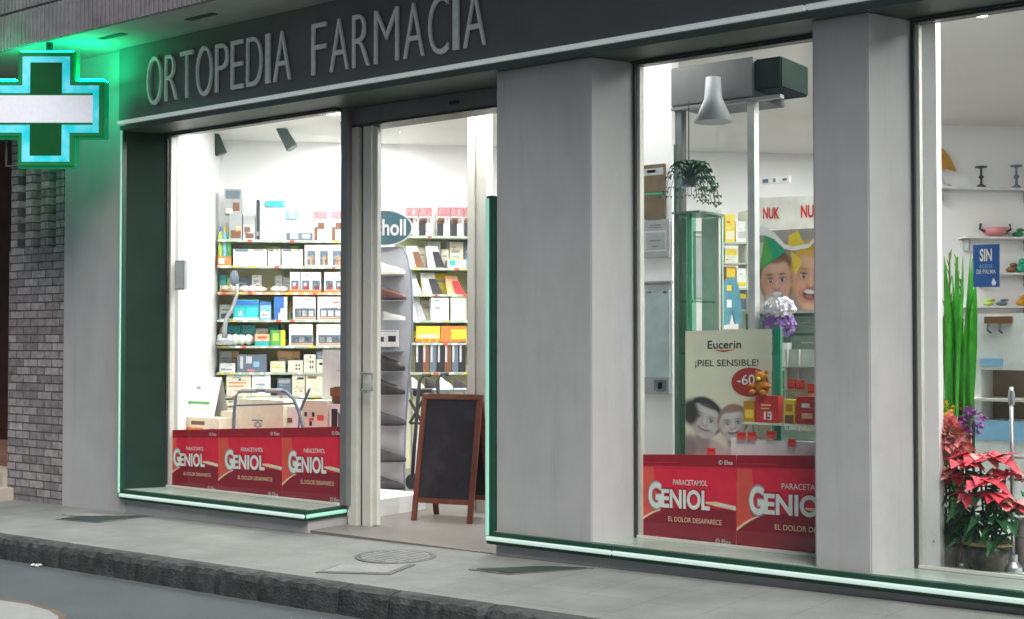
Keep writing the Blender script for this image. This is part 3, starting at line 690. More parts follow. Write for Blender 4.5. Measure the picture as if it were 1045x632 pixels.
for i, x in enumerate((311, 324, 337)):
    S(1, (x, 250, x + 12.5, 271), C_WHITE, 'white pack with dark picture on the second shelf by the mullion', 'pack', prints=pic(.2, .85), group='picture packs on the second shelf')
# third row
def blob(fr, off, rect, m, label, cat, name, z0, seed=0, d=.18):
    rnd = random.Random(seed); x0, y0, x1, y1 = rect
    a, _ = fr.sz(x0, y1, off); b, _ = fr.sz(x1, y1, off); h = fr.sz((x0 + x1) / 2, y0, off)[1] - z0; W = b - a
    g = MB(); n = max(2, int(W / .07))
    for i in range(n):
        g.ball((W * (i + .5) / n, d / 2, h * .45), W / n * .75, d / 2, h * rnd.uniform(.38, .55), 0)
    g.v = [(x + rnd.uniform(-.006, .006), y + rnd.uniform(-.006, .006), max(0, z + rnd.uniform(-.006, .006))) for x, y, z in g.v]
    o = g.build(name, m, loc=fr.w(a, off, z0), rz=fr.rz, smooth=True); return tag(o, label, cat)
blob(BK, OFF - .05, (227, 290, 240, 298), C_CREAM, 'folded cream cloth at the left of the third shelf', 'cloth', 'folded_cloth', z1[2], 1)
blob(BK, OFF - .05, (245, 291, 270, 298), C_WHITE, 'folded white cloth in the middle of the third shelf', 'cloth', 'folded_cloth', z1[2], 2)
blob(BK, OFF - .05, (277, 291, 292, 298), C_WHITE, 'small folded white cloth beside the orange cartons', 'cloth', 'folded_cloth', z1[2], 3)
band3 = ((0, 0, 1, .12, C_ORANGE), (.12, .14, .88, .6, C_SLATE), (.35, .14, .85, .36, C_CORAL), (.3, .3, .6, .48, C_WHITE))
for i, (a, b) in enumerate(((296, 306), (307, 317), (317.5, 327.5), (331, 341), (341.5, 351))):
    S(2, (a, 278, b, 298), C_WHITE, 'white carton with dark and orange print on the third shelf', prints=band3, group='orange printed cartons on the third shelf')
ORD = ['top', 'second', 'third', 'fourth', 'fifth', 'sixth', 'seventh', 'eighth']
FILL = [(C_WHITE, 'white'), (C_CREAM, 'cream'), (C_LIME, 'lime green'), (C_YEL, 'yellow'), (C_TEAL, 'teal'), (C_PEACH, 'peach'), (C_SLATE, 'slate'), (C_LGREY, 'pale grey')]
def fillers(zs, ys, x0, x1, rows, what, seed):
    rnd = random.Random(seed)
    for r_ in rows:
        x = x0
        while x < x1 - 8:
            wpx = rnd.uniform(7, 17); gap = ys[r_] - (ys[r_ - 1] if r_ else ys[0] - 20) - 4
            if rnd.random() < .85:
                m, nm = rnd.choice(FILL)
                prod(BK, OFF - .24, (x, ys[r_] - gap * rnd.uniform(.62, .95), x + wpx - .8, ys[r_]), .11, m, f'{nm} pack in the back row of the {ORD[r_]} {what}', 'pack', 'pack', ((.08, .1, .92, .4, rnd.choice(FILL)[0]), (.15, .6, .7, .7, C_GREY)), f'{nm} packs behind, {ORD[r_]} {what}', zs[r_] + .001)
            x += wpx
fillers(z1, Y1, 224, 352, (1, 2, 3, 4, 5, 6), 'shelf in the left window', 5)
# magnifier lamp
def desk_lamp():
    a, z = BK.sz(231, 326, .5)
    e = empty('magnifier_lamp', BK.w(a, OFF + .12, z1[3] - .45), BK.rz); tag(e, 'grey curved magnifier lamp bending in front of the left shelves', 'lamp')
    P = lambda px, py: (BK.sz(px, py, OFF + .12)[0] - a, 0, BK.sz(px, py, OFF + .12)[1] - (z1[3] - .45))
    MB().tube([P(229, 345), P(229, 335), P(231, 325), P(238, 313), P(242, 300), P(242, 290)], [.03, .025, .022, .018, .018, .022], 10).build('arm', C_GREY, e, smooth=True)
    c = P(239, 284); MB().ball(c, .05, .03, .085).build('lamp_head', C_SLATE, e, smooth=True)
    MB().lathe([(.09, -.04), (.09, 0), (.03, .01)], P(229, 348)).build('base', C_GREY, e)
desk_lamp()
# fourth row
wv = ((0, .0, 1, .1, C_WHITE), (0, .72, 1, .95, C_BLUE), (.05, .12, .45, .6, C_CYAN), (.5, .12, .95, .6, C_CYAN), (.2, .2, .35, .45, C_WHITE))
S(3, (238, 306, 264, 326), C_TEAL, 'wide teal and blue pack on the fourth shelf', 'pack', prints=wv)
S(3, (265, 308, 276.5, 326), C_LBLUE, 'pale blue pack beside the wide teal one', 'pack', prints=((.1, .1, .9, .45, C_WHITE), (.2, .2, .7, .35, C_TEAL), (0, .8, 1, 1, C_BLUE)))
S(3, (279.5, 303, 293, 326), C_WHITE, 'white and deep blue pack with a slanted edge', 'pack', prints=((0, .5, .75, 1, C_BLUE), (0, .0, .35, .5, C_BLUE), (.3, .3, .5, .5, C_BLUE)))
swl = lambda: ((.08, .04, .98, .10, C_ORANGE), (.08, .12, .98, .5, C_SLATE), (.14, .16, .34, .40, C_WHITE), (.42, .16, .62, .40, C_WHITE), (.7, .16, .9, .40, C_WHITE))
for a, b, l in ((299, 322, 'left'), (324, 350, 'right')):
    S(3, (a, 303, b, 326), C_WHITE, f'white carton with dark swirl band on the fourth shelf, {l} one', prints=swl())
# fifth row
blob(BK, OFF - .05, (222, 339, 257, 353), C_WHITE, 'heap of white towels on the fifth shelf', 'towel', 'folded_towels', z1[4], 4)
S(4, (260, 341, 275, 353), C_PEACH, 'flat pack of red and teal soap on the fifth shelf', 'pack', prints=((0, .0, 1, .4, C_TEAL), (.2, .6, .8, .8, C_CORAL)))
S(4, (276, 337, 291, 353), C_GREEN, 'bright green pack with yellow edge on the fifth shelf', 'pack', prints=((.7, 0, 1, 1, C_YEL), (.15, .3, .55, .8, C_LIME)))
for a, b, l in ((295, 319, 'left'), (323, 348, 'right')):
    S(4, (a, 331, b, 353), C_WHITE, f'white and cream carton with dark swirl band on the fifth shelf, {l} one', prints=swl() + ((.05, .75, .9, .95, C_CREAM),))
# sixth row
S(5, (224, 371, 240, 380), C_WHITE, 'small white box at the left of the sixth shelf', prints=((.1, .2, .8, .4, C_GREY),))
S(5, (242, 362, 272, 380), C_SLATE, 'grey blue crate with pale slanted stripes', 'crate', 'crate', prints=((.1, .2, .2, .9, C_LGREY), (.3, .5, .5, .9, C_LGREY), (.55, .3, .75, .6, C_LBLUE), (.35, .05, .6, .15, C_PINK)))
S(5, (276, 369, 291, 380), C_CREAM, 'cream box with yellow lettering line on the sixth shelf', prints=((.1, .35, .9, .5, C_YEL), (.1, .65, .6, .75, C_PEACH)))
dots = ((.5, .5, .62, .66, C_DARK), (.7, .5, .82, .66, C_DARK), (.5, .2, .62, .36, C_DARK), (.7, .2, .82, .36, C_DARK))
S(5, (294, 368, 309, 380), C_CREAM, 'cream carton with four dark dots on the sixth shelf', prints=dots)
S(5, (310, 362, 322, 380), C_CREAM, 'taller cream carton with dark dots on the sixth shelf', prints=dots + ((.5, .8, .62, .92, C_DARK),))
S(5, (323, 367, 336, 380), C_CREAM, 'cream carton under the small slate box', prints=((.2, .55, .5, .75, C_DARK), (.6, .55, .8, .7, C_DARK)))
prod(BK, OFF - .02, (323, 359, 335, 367), .2, C_SLATE, 'small slate box on top of a cream carton', 'carton', prints=((.2, .2, .8, .4, C_GREY),), z0=BK.sz(329, 367, OFF - .02)[1] + .002)
# seventh and eighth rows
S(6, (231, 383, 256, 404), C_CREAM, 'large cream carton with orange print lines, left on the seventh shelf', prints=((.1, .6, .8, .66, C_ORANGE), (.1, .45, .7, .5, C_ORANGE), (.5, .75, .6, .82, C_DARK)))
S(6, (257, 382, 276, 404), C_WHITE, 'white carton between cream cartons on the seventh shelf', prints=((.2, .5, .7, .56, C_GREY), (.2, .35, .6, .39, C_LIME)))
S(6, (283, 386, 297, 404), C_SLATE, 'dark blue grey box on the seventh shelf', prints=((.1, .7, .9, .9, C_GREY),))
S(6, (298, 382, 311, 404), C_CREAM, 'cream carton beside the dark blue grey box', prints=((.4, .75, .9, .85, C_DARK), (.1, .3, .9, .4, C_PEACH)))
S(6, (312, 382, 330, 404), C_CREAM, 'wide cream carton on the seventh shelf near the white sheet', prints=((.1, .8, .6, .9, C_BROWN), (.2, .3, .8, .36, C_SAND)))
for i, (a, b) in enumerate(((223, 250), (252, 280), (283, 306), (309, 330))):
    S(7, (a, 408, b, 428), (C_CREAM, C_WHITE)[i % 2], ['cream carton low on the eighth shelf behind the white stand', 'white carton low on the eighth shelf behind the walking frame', 'cream carton low on the eighth shelf, third along', 'white carton low on the eighth shelf near the brown bag'][i], prints=((.1, .6, .7, .68, C_BROWN), (.1, .4, .5, .46, C_ORANGE)))
# cartons standing in the window itself
FS = lambda off, rect, m, label, cat='carton', name='carton', prints=(), d=.22, z0=.151: prod(FA, off, rect, d, m, label, cat, name, prints, None, z0)
FS(-.85, (184, 426, 223, 470), C_CREAM, 'cream carton with orange lines under the white folded stand', prints=((.05, .78, .6, .84, C_ORANGE), (.05, .68, .7, .72, C_ORANGE), (.75, .8, .9, .84, C_GREY)), d=.28)
zc = FA.sz(203, 426, -.85)[1]
def stand_card():
    a, b = FA.sz(185, 424, -.9)[0], FA.sz(219, 424, -.9)[0]; h = FA.sz(200, 385, -.9)[1] - zc
    e = empty('folded_card', ((a + b) / 2, .93, zc + .001)); tag(e, 'white folded card with a green bar standing at the left window edge', 'card')
    W = (b - a) / 2
    MB().add([(-W, -.04, 0), (W, -.04, 0), (W, .05, h), (-W - .05, .05, h), (-W, -.037, 0), (W, -.037, 0), (W, .053, h), (-W - .05, .053, h)], [(0, 1, 2, 3), (7, 6, 5, 4), (0, 4, 5, 1), (1, 5, 6, 2), (2, 6, 7, 3), (3, 7, 4, 0)]).build('front_panel', C_WHITE, e)
    MB().add([(-W - .01, .14, 0), (W, .14, 0), (W, .055, h), (-W - .05, .055, h)], [(0, 1, 2, 3)]).build('back_panel', C_LGREY, e)
    k = .09 / h
    MB().add([(-W * .75, -.043 + k * h * .32, h * .32), (W * .6, -.043 + k * h * .32, h * .32), (W * .6, -.043 + k * h * .38, h * .38), (-W * .75, -.043 + k * h * .38, h * .38)], [(0, 1, 2, 3)]).build('green_bar', C_GREEN, e)
    MB().add([(-W * .35, -.043 + k * h * .68, h * .68), (-W * .1, -.043 + k * h * .68, h * .68), (-W * .1, -.043 + k * h * .76, h * .76), (-W * .35, -.043 + k * h * .76, h * .76)], [(0, 1, 2, 3)]).build('emblem', C_GREY, e)
stand_card()
FS(-.95, (241, 408, 289, 465), C_PALE, 'large pale carton with a diamond mark behind the walking frame', prints=((.22, .50, .75, .525, C_DARK), (.44, .64, .49, .69, C_GREY), (.49, .68, .54, .73, C_GREY), (.39, .68, .44, .73, C_GREY), (.44, .72, .49, .77, C_GREY)), d=.3)
FS(-1.0, (225, 420, 240, 465), C_CREAM, 'narrow cream carton left of the walking frame', prints=((.1, .7, .9, .76, C_BROWN), (.1, .85, .6, .9, C_ORANGE)))
FS(-1.0, (290, 415, 306, 465), C_WHITE, 'white carton with brown marks inside the walking frame', prints=((.0, .8, .5, .86, C_BROWN), (.2, .66, .6, .72, C_ORANGE), (0, .5, .7, .6, C_LBLUE)))
FS(-.95, (308, 409, 334, 465), C_CREAM, 'cream carton with three dark dots right of the walking frame', prints=((.1, .82, .2, .87, C_DARK), (.4, .82, .5, .87, C_DARK), (.3, .72, .4, .77, C_DARK), (.3, .5, .9, .58, C_ORANGE)), d=.3)
FS(-.95, (336, 413, 351, 465), C_WHITE, 'white carton with dark shoe print under the brown bag', prints=((.15, .55, .55, .95, C_DARK), (.6, .6, .95, .9, C_SLATE)), d=.3)
zb = FA.sz(343, 413, -.95)[1]
def bag():
    a, b = FA.sz(337, 413, -1.0)[0], FA.sz(352, 413, -1.0)[0]; h = FA.sz(343, 395, -1.0)[1] - zb
    e = empty('leather_bag', ((a + b) / 2, 1.0, zb + .001)); tag(e, 'small brown leather bag on a carton beside the mullion', 'bag'); W = (b - a) / 2
    MB().box(-W, W, 0, .12, 0, h).build('body', C_BROWN, e, bevel=.02); MB().box(-W * .95, W * .95, -.012, .002, h * .45, h * .95).build('flap', mat('leather', (.26, .11, .04), .5, .2, 12), e, bevel=.004)
bag()
prod(FA, -1.15, (329, 357, 352, 413), .01, C_WHITE, 'tall blank white sheet at the right edge of the left window', 'sheet', 'display_sheet', ((.6, .6, .9, .63, C_LGREY),), z0=FA.sz(340, 412, -1.15)[1])
def walker():
    P = lambda px, py, o=-.72: (FA.sz(px, py, o)[0], -o, FA.sz(px, py, o)[1])
    p0 = P(240, 440); e = empty('walking_frame', (p0[0], .72, .151)); tag(e, 'dark blue grey metal walking frame standing behind the red banners', 'walking frame')
    Q = lambda px, py, o=-.72: tuple(Vector(P(px, py, o)) - Vector((p0[0], .72, .151)))
    fr = [Q(238, 445), Q(239, 420), Q(241, 404), Q(244, 400), Q(252, 398.5), Q(285, 398.5), Q(292, 400), Q(300, 408), Q(305, 420), Q(311, 445)]
    foot = lambda q: (q[0], q[1], 0)
    MB().tube([foot(fr[0])] + fr + [foot(fr[-1])], .014).build('frame', C_SLATE, e, smooth=True)
    MB().tube([Q(247, 399), Q(262, 399)], .020).build('grip', C_GREY, e); MB().tube([Q(272, 399), Q(288, 399)], .020).build('grip', C_GREY, e)
    b1, b2 = Q(304, 445, -.9), Q(316, 397, -.8)
    MB().tube([foot(b1), b1, Q(306, 420, -.85), b2], .012).build('rear_leg', C_SLATE, e); MB().tube([Q(240, 414), Q(300, 412)], .008).build('brace', C_SLATE, e)
walker()
# grey box and a strip on the side wall seen through the left window
SW = Frame(A0, (B1.x - A0[0], B1.y - A0[1]))
SW.n = -SW.n
o = prod(FA, -.40, (172.5, 266, 188, 296), .03, C_GREY, 'small grey box fixed just inside the left window pane', 'control box', 'control_box', ((.06, .05, .94, .95, C_LGREY),))

# ------------------------------------------------------------------ shoe wall behind the doorway
Y2 = [241, 273.5, 300.5, 327, 350, 380]
z2 = shelf_unit('shoe_shelf', 'shelving with boxed slippers seen through the open doorway', 408, 512, Y2, SHELFBACK, shelf_z(450, 240))
D = lambda row, rect, m, label, cat='shoe box', prints=(), group=None, d=.22, name='shoe_box': prod(BK, OFF - .02, rect, d, m, label, cat, name, prints, group, z2[row] + .001)
for i, x in enumerate((414, 428, 446, 460, 474, 488)):
    D(0, (x, 211, x + 13, 241), C_WHITE, 'white and red slipper pack with dark foot on the highest doorway shelf', 'pack', ((0, .66, 1, .98, C_PINK), (0, .0, .5, .55, C_DARK), (.05, .42, .9, .62, C_BROWN), (.6, .15, .95, .6, C_WHITE), (.15, .75, .3, .92, C_WHITE), (.55, .72, .7, .9, C_WHITE)), 'red topped slipper packs in the doorway', name='slipper_pack')
fillers(z2, Y2, 414, 500, (1, 2, 3, 4), 'shelf behind the doorway', 9)
def slipper_card(row, x0, x1, y0, y1, m, m2, label):
    a, _ = BK.sz(x0, y1, OFF - .04); b, _ = BK.sz(x1, y1, OFF - .04); z0 = z2[row] + .001; h = BK.sz(x0, y0, OFF - .04)[1] - z0; W = b - a
    e = empty('slipper_display', BK.w(a, OFF - .06, z0), BK.rz); tag(e, label, 'slipper')
    MB().add([(0, 0, 0), (W * .75, 0, 0), (W * .6, .12, h), (-W * .1, .12, h), (0, .01, 0), (W * .75, .01, 0), (W * .6, .13, h), (-W * .1, .13, h)], [(0, 1, 2, 3), (7, 6, 5, 4), (0, 4, 5, 1), (1, 5, 6, 2), (2, 6, 7, 3), (3, 7, 4, 0)]).build('card', m, e)
    MB().add([(W * .45, -.03, .0), (W * .98, -.03, .0), (W * .62, .04, h * .72), (W * .28, .04, h * .72), (W * .45, -.01, 0), (W * .98, -.01, 0), (W * .62, .06, h * .72), (W * .28, .06, h * .72)], [(0, 1, 2, 3), (7, 6, 5, 4), (0, 4, 5, 1), (1, 5, 6, 2), (2, 6, 7, 3), (3, 7, 4, 0)]).build('sole', m2, e)
for r_, x0, x1, y0, y1, m, m2, l in (
    (1, 417, 434, 250, 273, C_WHITE, C_BROWN, 'white slipper card with brown sole, left on the second doorway shelf'),
    (1, 437, 455, 250, 273, C_WHITE, C_DARK, 'white slipper card with dark sole, middle of the second doorway shelf'),
    (2, 417, 431, 279, 300, C_LGREY, C_WHITE, 'pale grey slipper card on the third doorway shelf'),
    (2, 432, 453, 278, 300, C_WHITE, C_DARK, 'white slipper card with wide dark sole on the third doorway shelf'),
    (2, 457, 475, 281, 300, C_PEACH, C_RED, 'peach slipper card with red sole on the third doorway shelf'),
    (3, 420, 435, 303, 327, C_WHITE, C_GREY, 'white slipper card with grey sole on the fourth doorway shelf')):
    slipper_card(r_, x0, x1, y0, y1, m, m2, l)
D(1, (457, 265, 476, 273), C_LGREY, 'pale grey flat shoe box on the second doorway shelf', prints=((.1, .3, .4, .9, C_TEAL),))
D(3, (440, 304, 458, 327), C_WHITE, 'plain white shoe box on the fourth doorway shelf', prints=((.2, .5, .5, .6, C_GREY),))
D(3, (460, 302, 476, 327), C_PALE, 'pale yellow shoe box on the fourth doorway shelf', prints=((.1, .1, .6, .7, C_WHITE),))
D(4, (425, 333, 449, 341.5), C_YEL, 'yellow header card above the hanging socks', 'card', ((.1, .3, .9, .5, C_PALE),), d=.02, name='header_card')
D(4, (450, 333, 476, 341.5), C_ORANGE, 'orange header card above the hanging socks', 'card', ((.4, .2, 1, .8, C_YEL),), d=.02, name='header_card')
for o_ in [q for q in bpy.data.objects if q.name.startswith('header_card')]: pass
for i in range(7):
    x = 424 + i * 7.4
    D(5, (x, 346, x + 6.6, 380), (C_DARK, C_BROWN, C_SLATE)[i % 3], ['black', 'brown', 'slate', 'deep black', 'dark brown', 'blue slate', 'black rightmost'][i] + ' packed stockings in the doorway rack', 'stockings', ((.1, .3, .4, .85, C_LGREY), (.0, .92, 1, 1, C_ORANGE)), 'stocking packs in the doorway rack', d=.06, name='stocking_pack')

# shoe stand with oval sign, shoes on brackets
sp_ = on_ground(400, 517); ST = VW(sp_)
def shoe_stand():
    e = empty('shoe_stand', (sp_.x, sp_.y, .012), ST.rz); tag(e, 'grey curved shoe stand with an oval sign just inside the doorway', 'display stand')
    a0 = ST.sz(400, 517)[0]
    Q = lambda px, py: (ST.sz(px, py)[0] - a0 * 0 - 0, ST.sz(px, py)[1] - .012)
    edge = [(410, 252), (415, 262), (418.5, 280), (420, 305), (420, 335), (418, 365), (415.5, 400), (413, 440), (412, 480), (413, 517)]
    pts = [Q(372, 517), Q(372, 252)] + [Q(*p) for p in edge]
    MB().slab(pts, 0, .03).build('panel', mat('stand_grey', (.46, .47, .50), .4, .06, 4), e, bevel=.004)
    MB().tube([(x, .015, z) for x, z in [Q(*p) for p in edge]], .013).build('edge_tube', mat('stand_blue', (.20, .25, .36), .3), e)
    MB().box(Q(372, 517)[0], Q(414, 517)[0], -.05, .25, 0, .02).build('base', C_GREY, e)
    c = Q(392, 233); rx = Q(421.5, 233)[0] - c[0]; rz = Q(392, 215)[1] - c[1]
    P_ = lambda k, f, y: (c[0] + rx * f * math.cos(k), y, c[1] + rz * f * math.sin(k))
    n = 40; ov = MB()
    ov.add([P_(2 * math.pi * k / n, 1, -.03) for k in range(n)] + [P_(2 * math.pi * k / n, 1, .01) for k in range(n)], [tuple(range(n)), tuple(range(2 * n - 1, n - 1, -1))] + [(k, (k + 1) % n, n + (k + 1) % n, n + k) for k in range(n)])
    os_ = ov.build('oval_sign', mat('sign_teal', (.07, .15, .19), .3, .1, 6), e)
    rg = MB(); rg.add([P_(2 * math.pi * k / n, f, y) for f, y in ((1.02, -.034), (.95, -.034)) for k in range(n)], [(k, (k + 1) % n, n + (k + 1) % n, n + k) for k in range(n)]); rg.build('rim', C_LGREY, os_)
    vs, fs = text_geo('Scholl', .02); a = min(v.x for v in vs); b = max(v.x for v in vs); lo = min(v.y for v in vs); hi = max(v.y for v in vs)
    x0 = Q(375, 233)[0]; x1 = Q(414.5, 233)[0]; zb_, zt_ = Q(390, 241)[1], Q(390, 224)[1]
    MB().add([(x0 + (v.x - a) / (b - a) * (x1 - x0), -.037, zb_ + (v.y - lo) / (hi - lo) * (zt_ - zb_)) for v in vs], fs).build('lettering', C_WHITE, os_)
    for py in (281, 307, 358, 379, 403, 434, 471, 499):
        MB().box(Q(384, py)[0], Q(412, py)[0], -.11, .0, Q(390, py)[1] - .008, Q(390, py)[1]).build('bracket', STEEL, e)
shoe_stand()
def shoe(px0, px1, py, m, m2, label, hgt=.07, cat='shoe', flip=False, fr=None, off=.06, z0=None):
    fr = fr or ST; a, z = fr.sz(px0, py, off if fr is not ST else 0); b, _ = fr.sz(px1, py, off if fr is not ST else 0); L = b - a; z = z if z0 is None else z0
    e = empty('shoe', fr.w(a, off, z + .001), fr.rz); tag(e, label, cat)
    prof = [(0, .25, 1.0), (.12, .34, 1.0), (.3, .36, .8), (.5, .36, .62), (.72, .40, .50), (.9, .34, .32), (1, .15, .16)]
    vs = []; fs = []; n = 10
    for t, wd, hh in prof:
        for k in range(n):
            an = math.pi * k / (n - 1); vs.append(((1 - t if flip else t) * L, -math.cos(an) * wd * L * .32, .015 + math.sin(an) * hh * hgt))
    for i in range(len(prof) - 1):
        for k in range(n - 1): fs.append((i * n + k, i * n + k + 1, (i + 1) * n + k + 1, (i + 1) * n + k))
    MB().add(vs, fs).build('upper', m, e, smooth=True)
    pl = [((1 - t if flip else t) * L, -wd * L * .35) for t, wd, hh in prof] + [((1 - t if flip else t) * L, wd * L * .35) for t, wd, hh in reversed(prof)]
    MB().prism(pl, 0, .016).build('sole', m2, e)
SHW = mat('shoe_white_leather', (.72, .70, .66), .45); SHB = mat('shoe_dark_leather', (.035, .03, .032), .4); SHR = mat('shoe_wine_leather', (.12, .045, .04), .4); SHG = mat('shoe_grey_felt', (.07, .065, .07), .8)
shoe(384, 414, 280.5, SHW, C_CREAM, 'white clog under the oval sign', .10)
shoe(384, 415, 306.5, SHR, C_DARK, 'wine brown shoe on the second bracket of the stand', .12)
shoe(392, 414, 327, SHW, C_WHITE, 'white sandal on the grey stand above the white box', .06)
ob = prod(ST, .10, (384, 337, 406, 354), .08, C_WHITE, 'white shoe box with two dark pictures on the grey stand', 'shoe box', 'shoe_box', ((.1, .3, .35, .6, C_DARK), (.55, .3, .9, .65, C_DARK), (.05, .9, .95, .95, C_GREY)))
shoe(383, 414, 378.5, SHB, C_DARK, 'black shoe with white dots on the grey stand', .15)
shoe(383, 414, 402.5, SHB, C_DARK, 'plain black shoe behind the door handle', .14)
shoe(383, 415, 433.5, SHG, C_DARK, 'dark felt slipper at the middle of the stand', .12)
shoe(383, 415, 470.5, SHG, C_DARK, 'dark slipper with black sole low on the stand', .11)
shoe(383, 414, 498.5, SHG, C_DARK, 'lowest dark slipper on the stand', .11)
# rollator with white bags between stand and chalkboard
def rollator():
    p = on_ground(424, 503); f = VW(p); e = empty('rollator', (p.x, p.y, .012), f.rz); tag(e, 'black and white folding rollator partly behind the chalkboard', 'rollator')
    a0, _ = f.sz(424, 503)
    Q = lambda px, py, y=0: (f.sz(px, py)[0] - a0, y, max(f.sz(px, py)[1] - .012, 0))
    MB().tube([Q(420, 500), Q(424, 440), Q(428, 390), Q(432, 383), Q(440, 383)], .018).build('frame', C_DARK, e, smooth=True)
    MB().tube([Q(446, 500, .4), Q(446, 440, .4), Q(444, 390, .4), Q(448, 383, .4), Q(456, 383, .4)], .018).build('frame', C_DARK, e, smooth=True)
    MB().tube([Q(418, 432), Q(432, 408)], .014).build('brace', C_DARK, e); MB().tube([Q(418, 408), Q(432, 434)], .014).build('brace', C_DARK, e); MB().tube([Q(418, 432), Q(434, 432)], .012).build('brace', C_DARK, e)
    for x, y in ((422, 0), (446, .4)):
        g = MB(); c = Q(x, 497, y); n = 18
        g.tube([(c[0], y - .02, c[2] + .05), (c[0], y + .02, c[2] + .05)], .08, 18); g.build('wheel', C_DARK, e)
    MB().slab([Q(417, 500)[::2], Q(428, 500)[::2], Q(436, 440)[::2], Q(424, 440)[::2]], .05, .12).build('white_panel', C_WHITE, e)
    MB().box(Q(421, 400)[0], Q(440, 400)[0], .05, .35, Q(421, 405)[2], Q(421, 398)[2]).build('seat', C_DARK, e, bevel=.01)
rollator()
def tray():
    p = BK.w(BK.sz(418, 398, .60)[0], .60, BK.sz(440, 398, .60)[1]); e = empty('rack_tray', p, BK.rz); tag(e, 'dark tray of white trainers above the chalkboard', 'tray'); W = BK.sz(478, 398, .60)[0] - BK.sz(418, 398, .60)[0]
    MB().box(0, W, -.02, .15, -.02, 0).build('board', C_SLATE, e)
    for x in (.02, W - .04): MB().box(x, x + .02, .1, .12, .012 - p.z, -.02).build('leg', STEEL, e)
    return p.z
zt_ = tray()
for x, m, m2, l in ((420, SHW, C_DARK, 'white trainer with black sole, leftmost on the dark tray'), (434, SHB, C_WHITE, 'black trainer with white sole on the dark tray'), (449, SHW, C_WHITE, 'all white trainer on the dark tray'), (463, SHG, C_WHITE, 'charcoal trainer with white sole, rightmost on the dark tray')):
    shoe(x, x + 13, 398, m, m2, l, .12, fr=BK, off=.58, z0=zt_)

# ------------------------------------------------------------------ middle window
# things fixed on the white pier just inside the pane
o = prod(FA, -1.222, (656, 168, 678, 223), .024, METER, 'dark brown panel with pale header on the white pier', 'notice', 'wall_notice', ((.04, .80, .96, .93, C_GREY), (.2, .85, .6, .9, C_LGREY), (.04, .44, .96, .47, C_EGREEN)))
p = Poster('framed_plaque', *quad_px(FA, -1.215, (655, 226), (683, 224.5), (683, 262), (655, 263.5)), C_GREY, .02)
p.rect(.10, .16, .90, .72, C_LGREY, 1).rect(.14, .20, .86, .68, C_GREY, 2).rect(.3, .86, .7, .89, C_SLATE, 2).rect(.3, .44, .7, .47, C_SLATE, 3).rect(.38, .28, .62, .31, C_SLATE, 3).rect(.25, .80, .75, .82, C_SLATE, 3)
p.done('grey framed plaque with small print below the brown panel', 'plaque')
prod(FA, -1.215, (654, 287, 685, 290.5), .03, C_GREY, 'thin grey ledge across the white pier', 'ledge', 'wall_ledge', ((.05, .2, .95, .6, C_SLATE),))
prod(FA, -1.222, (659, 296, 683, 387), .022, mat('pale_teal_panel', (.36, .46, .46), .4), 'tall pale teal panel fixed on the white pier', 'panel', 'wall_panel', ((.04, .02, .96, .98, mat('pale_teal_panel2', (.42, .52, .52), .35)), (.1, .96, .25, .985, C_SLATE), (.75, .96, .9, .985, C_SLATE)))
prod(FA, -1.21, (655, 385, 683, 402), .034, C_GREY, 'grey switch box under the pale teal panel', 'switch box', 'switch_box', ((.45, .15, .9, .85, C_SLATE), (.6, .3, .75, .7, C_RED)))
def green_cabinet():
    x0, x1 = FA.sz(688, 300, -.75)[0], FA.sz(712, 300, -.75)[0]
    e = empty('glass_cabinet', (x0, .75, .151)); tag(e, 'narrow green tinted glass cabinet standing beside the white pier', 'cabinet')
    W = x1 - x0; H = FA.sz(700, 218, -.75)[1] - .151; HH = 2.62
    MB().box(0, .022, 0, .022, 0, HH).build('post', mat('post_grey_green', (.10, .17, .14), .3), e); MB().box(W * .55, W * .55 + .02, 0, .03, 0, H).build('post', mat('green_post', (.08, .30, .19), .3), e); MB().box(W - .02, W, .3, .33, 0, H).build('post', CREAM, e)
    MB().box(.032, W * .54, .008, .018, 0, H).build('glass_panel', GLASSG, e); MB().box(W * .58, W - .022, .012, .02, 0, H).build('glass_panel', GLASSG, e)
    MB().box(-.01, W + .02, -.01, .34, H, H + .015).build('top', mat('cabinet_top', (.16, .26, .21), .3), e)
    for k, z in enumerate((.45, .85, 1.2, 1.55)): MB().box(.032, W - .03, .03, .3, z, z + .012).build('glass_shelf', GLASSG, e)
    for z, dx, m in ((.862, .03, C_SLATE), (1.212, .1, C_DARK)): MB().box(dx, dx + .06, .1, .16, z, z + .10).build('jar', m, e)
    MB().box(.02, W, .35, .37, 0, H).build('back_panel', mat('cabinet_back', (.42, .62, .52), .4), e)
    return x0, W, H
x0c, Wc, Hc = green_cabinet()
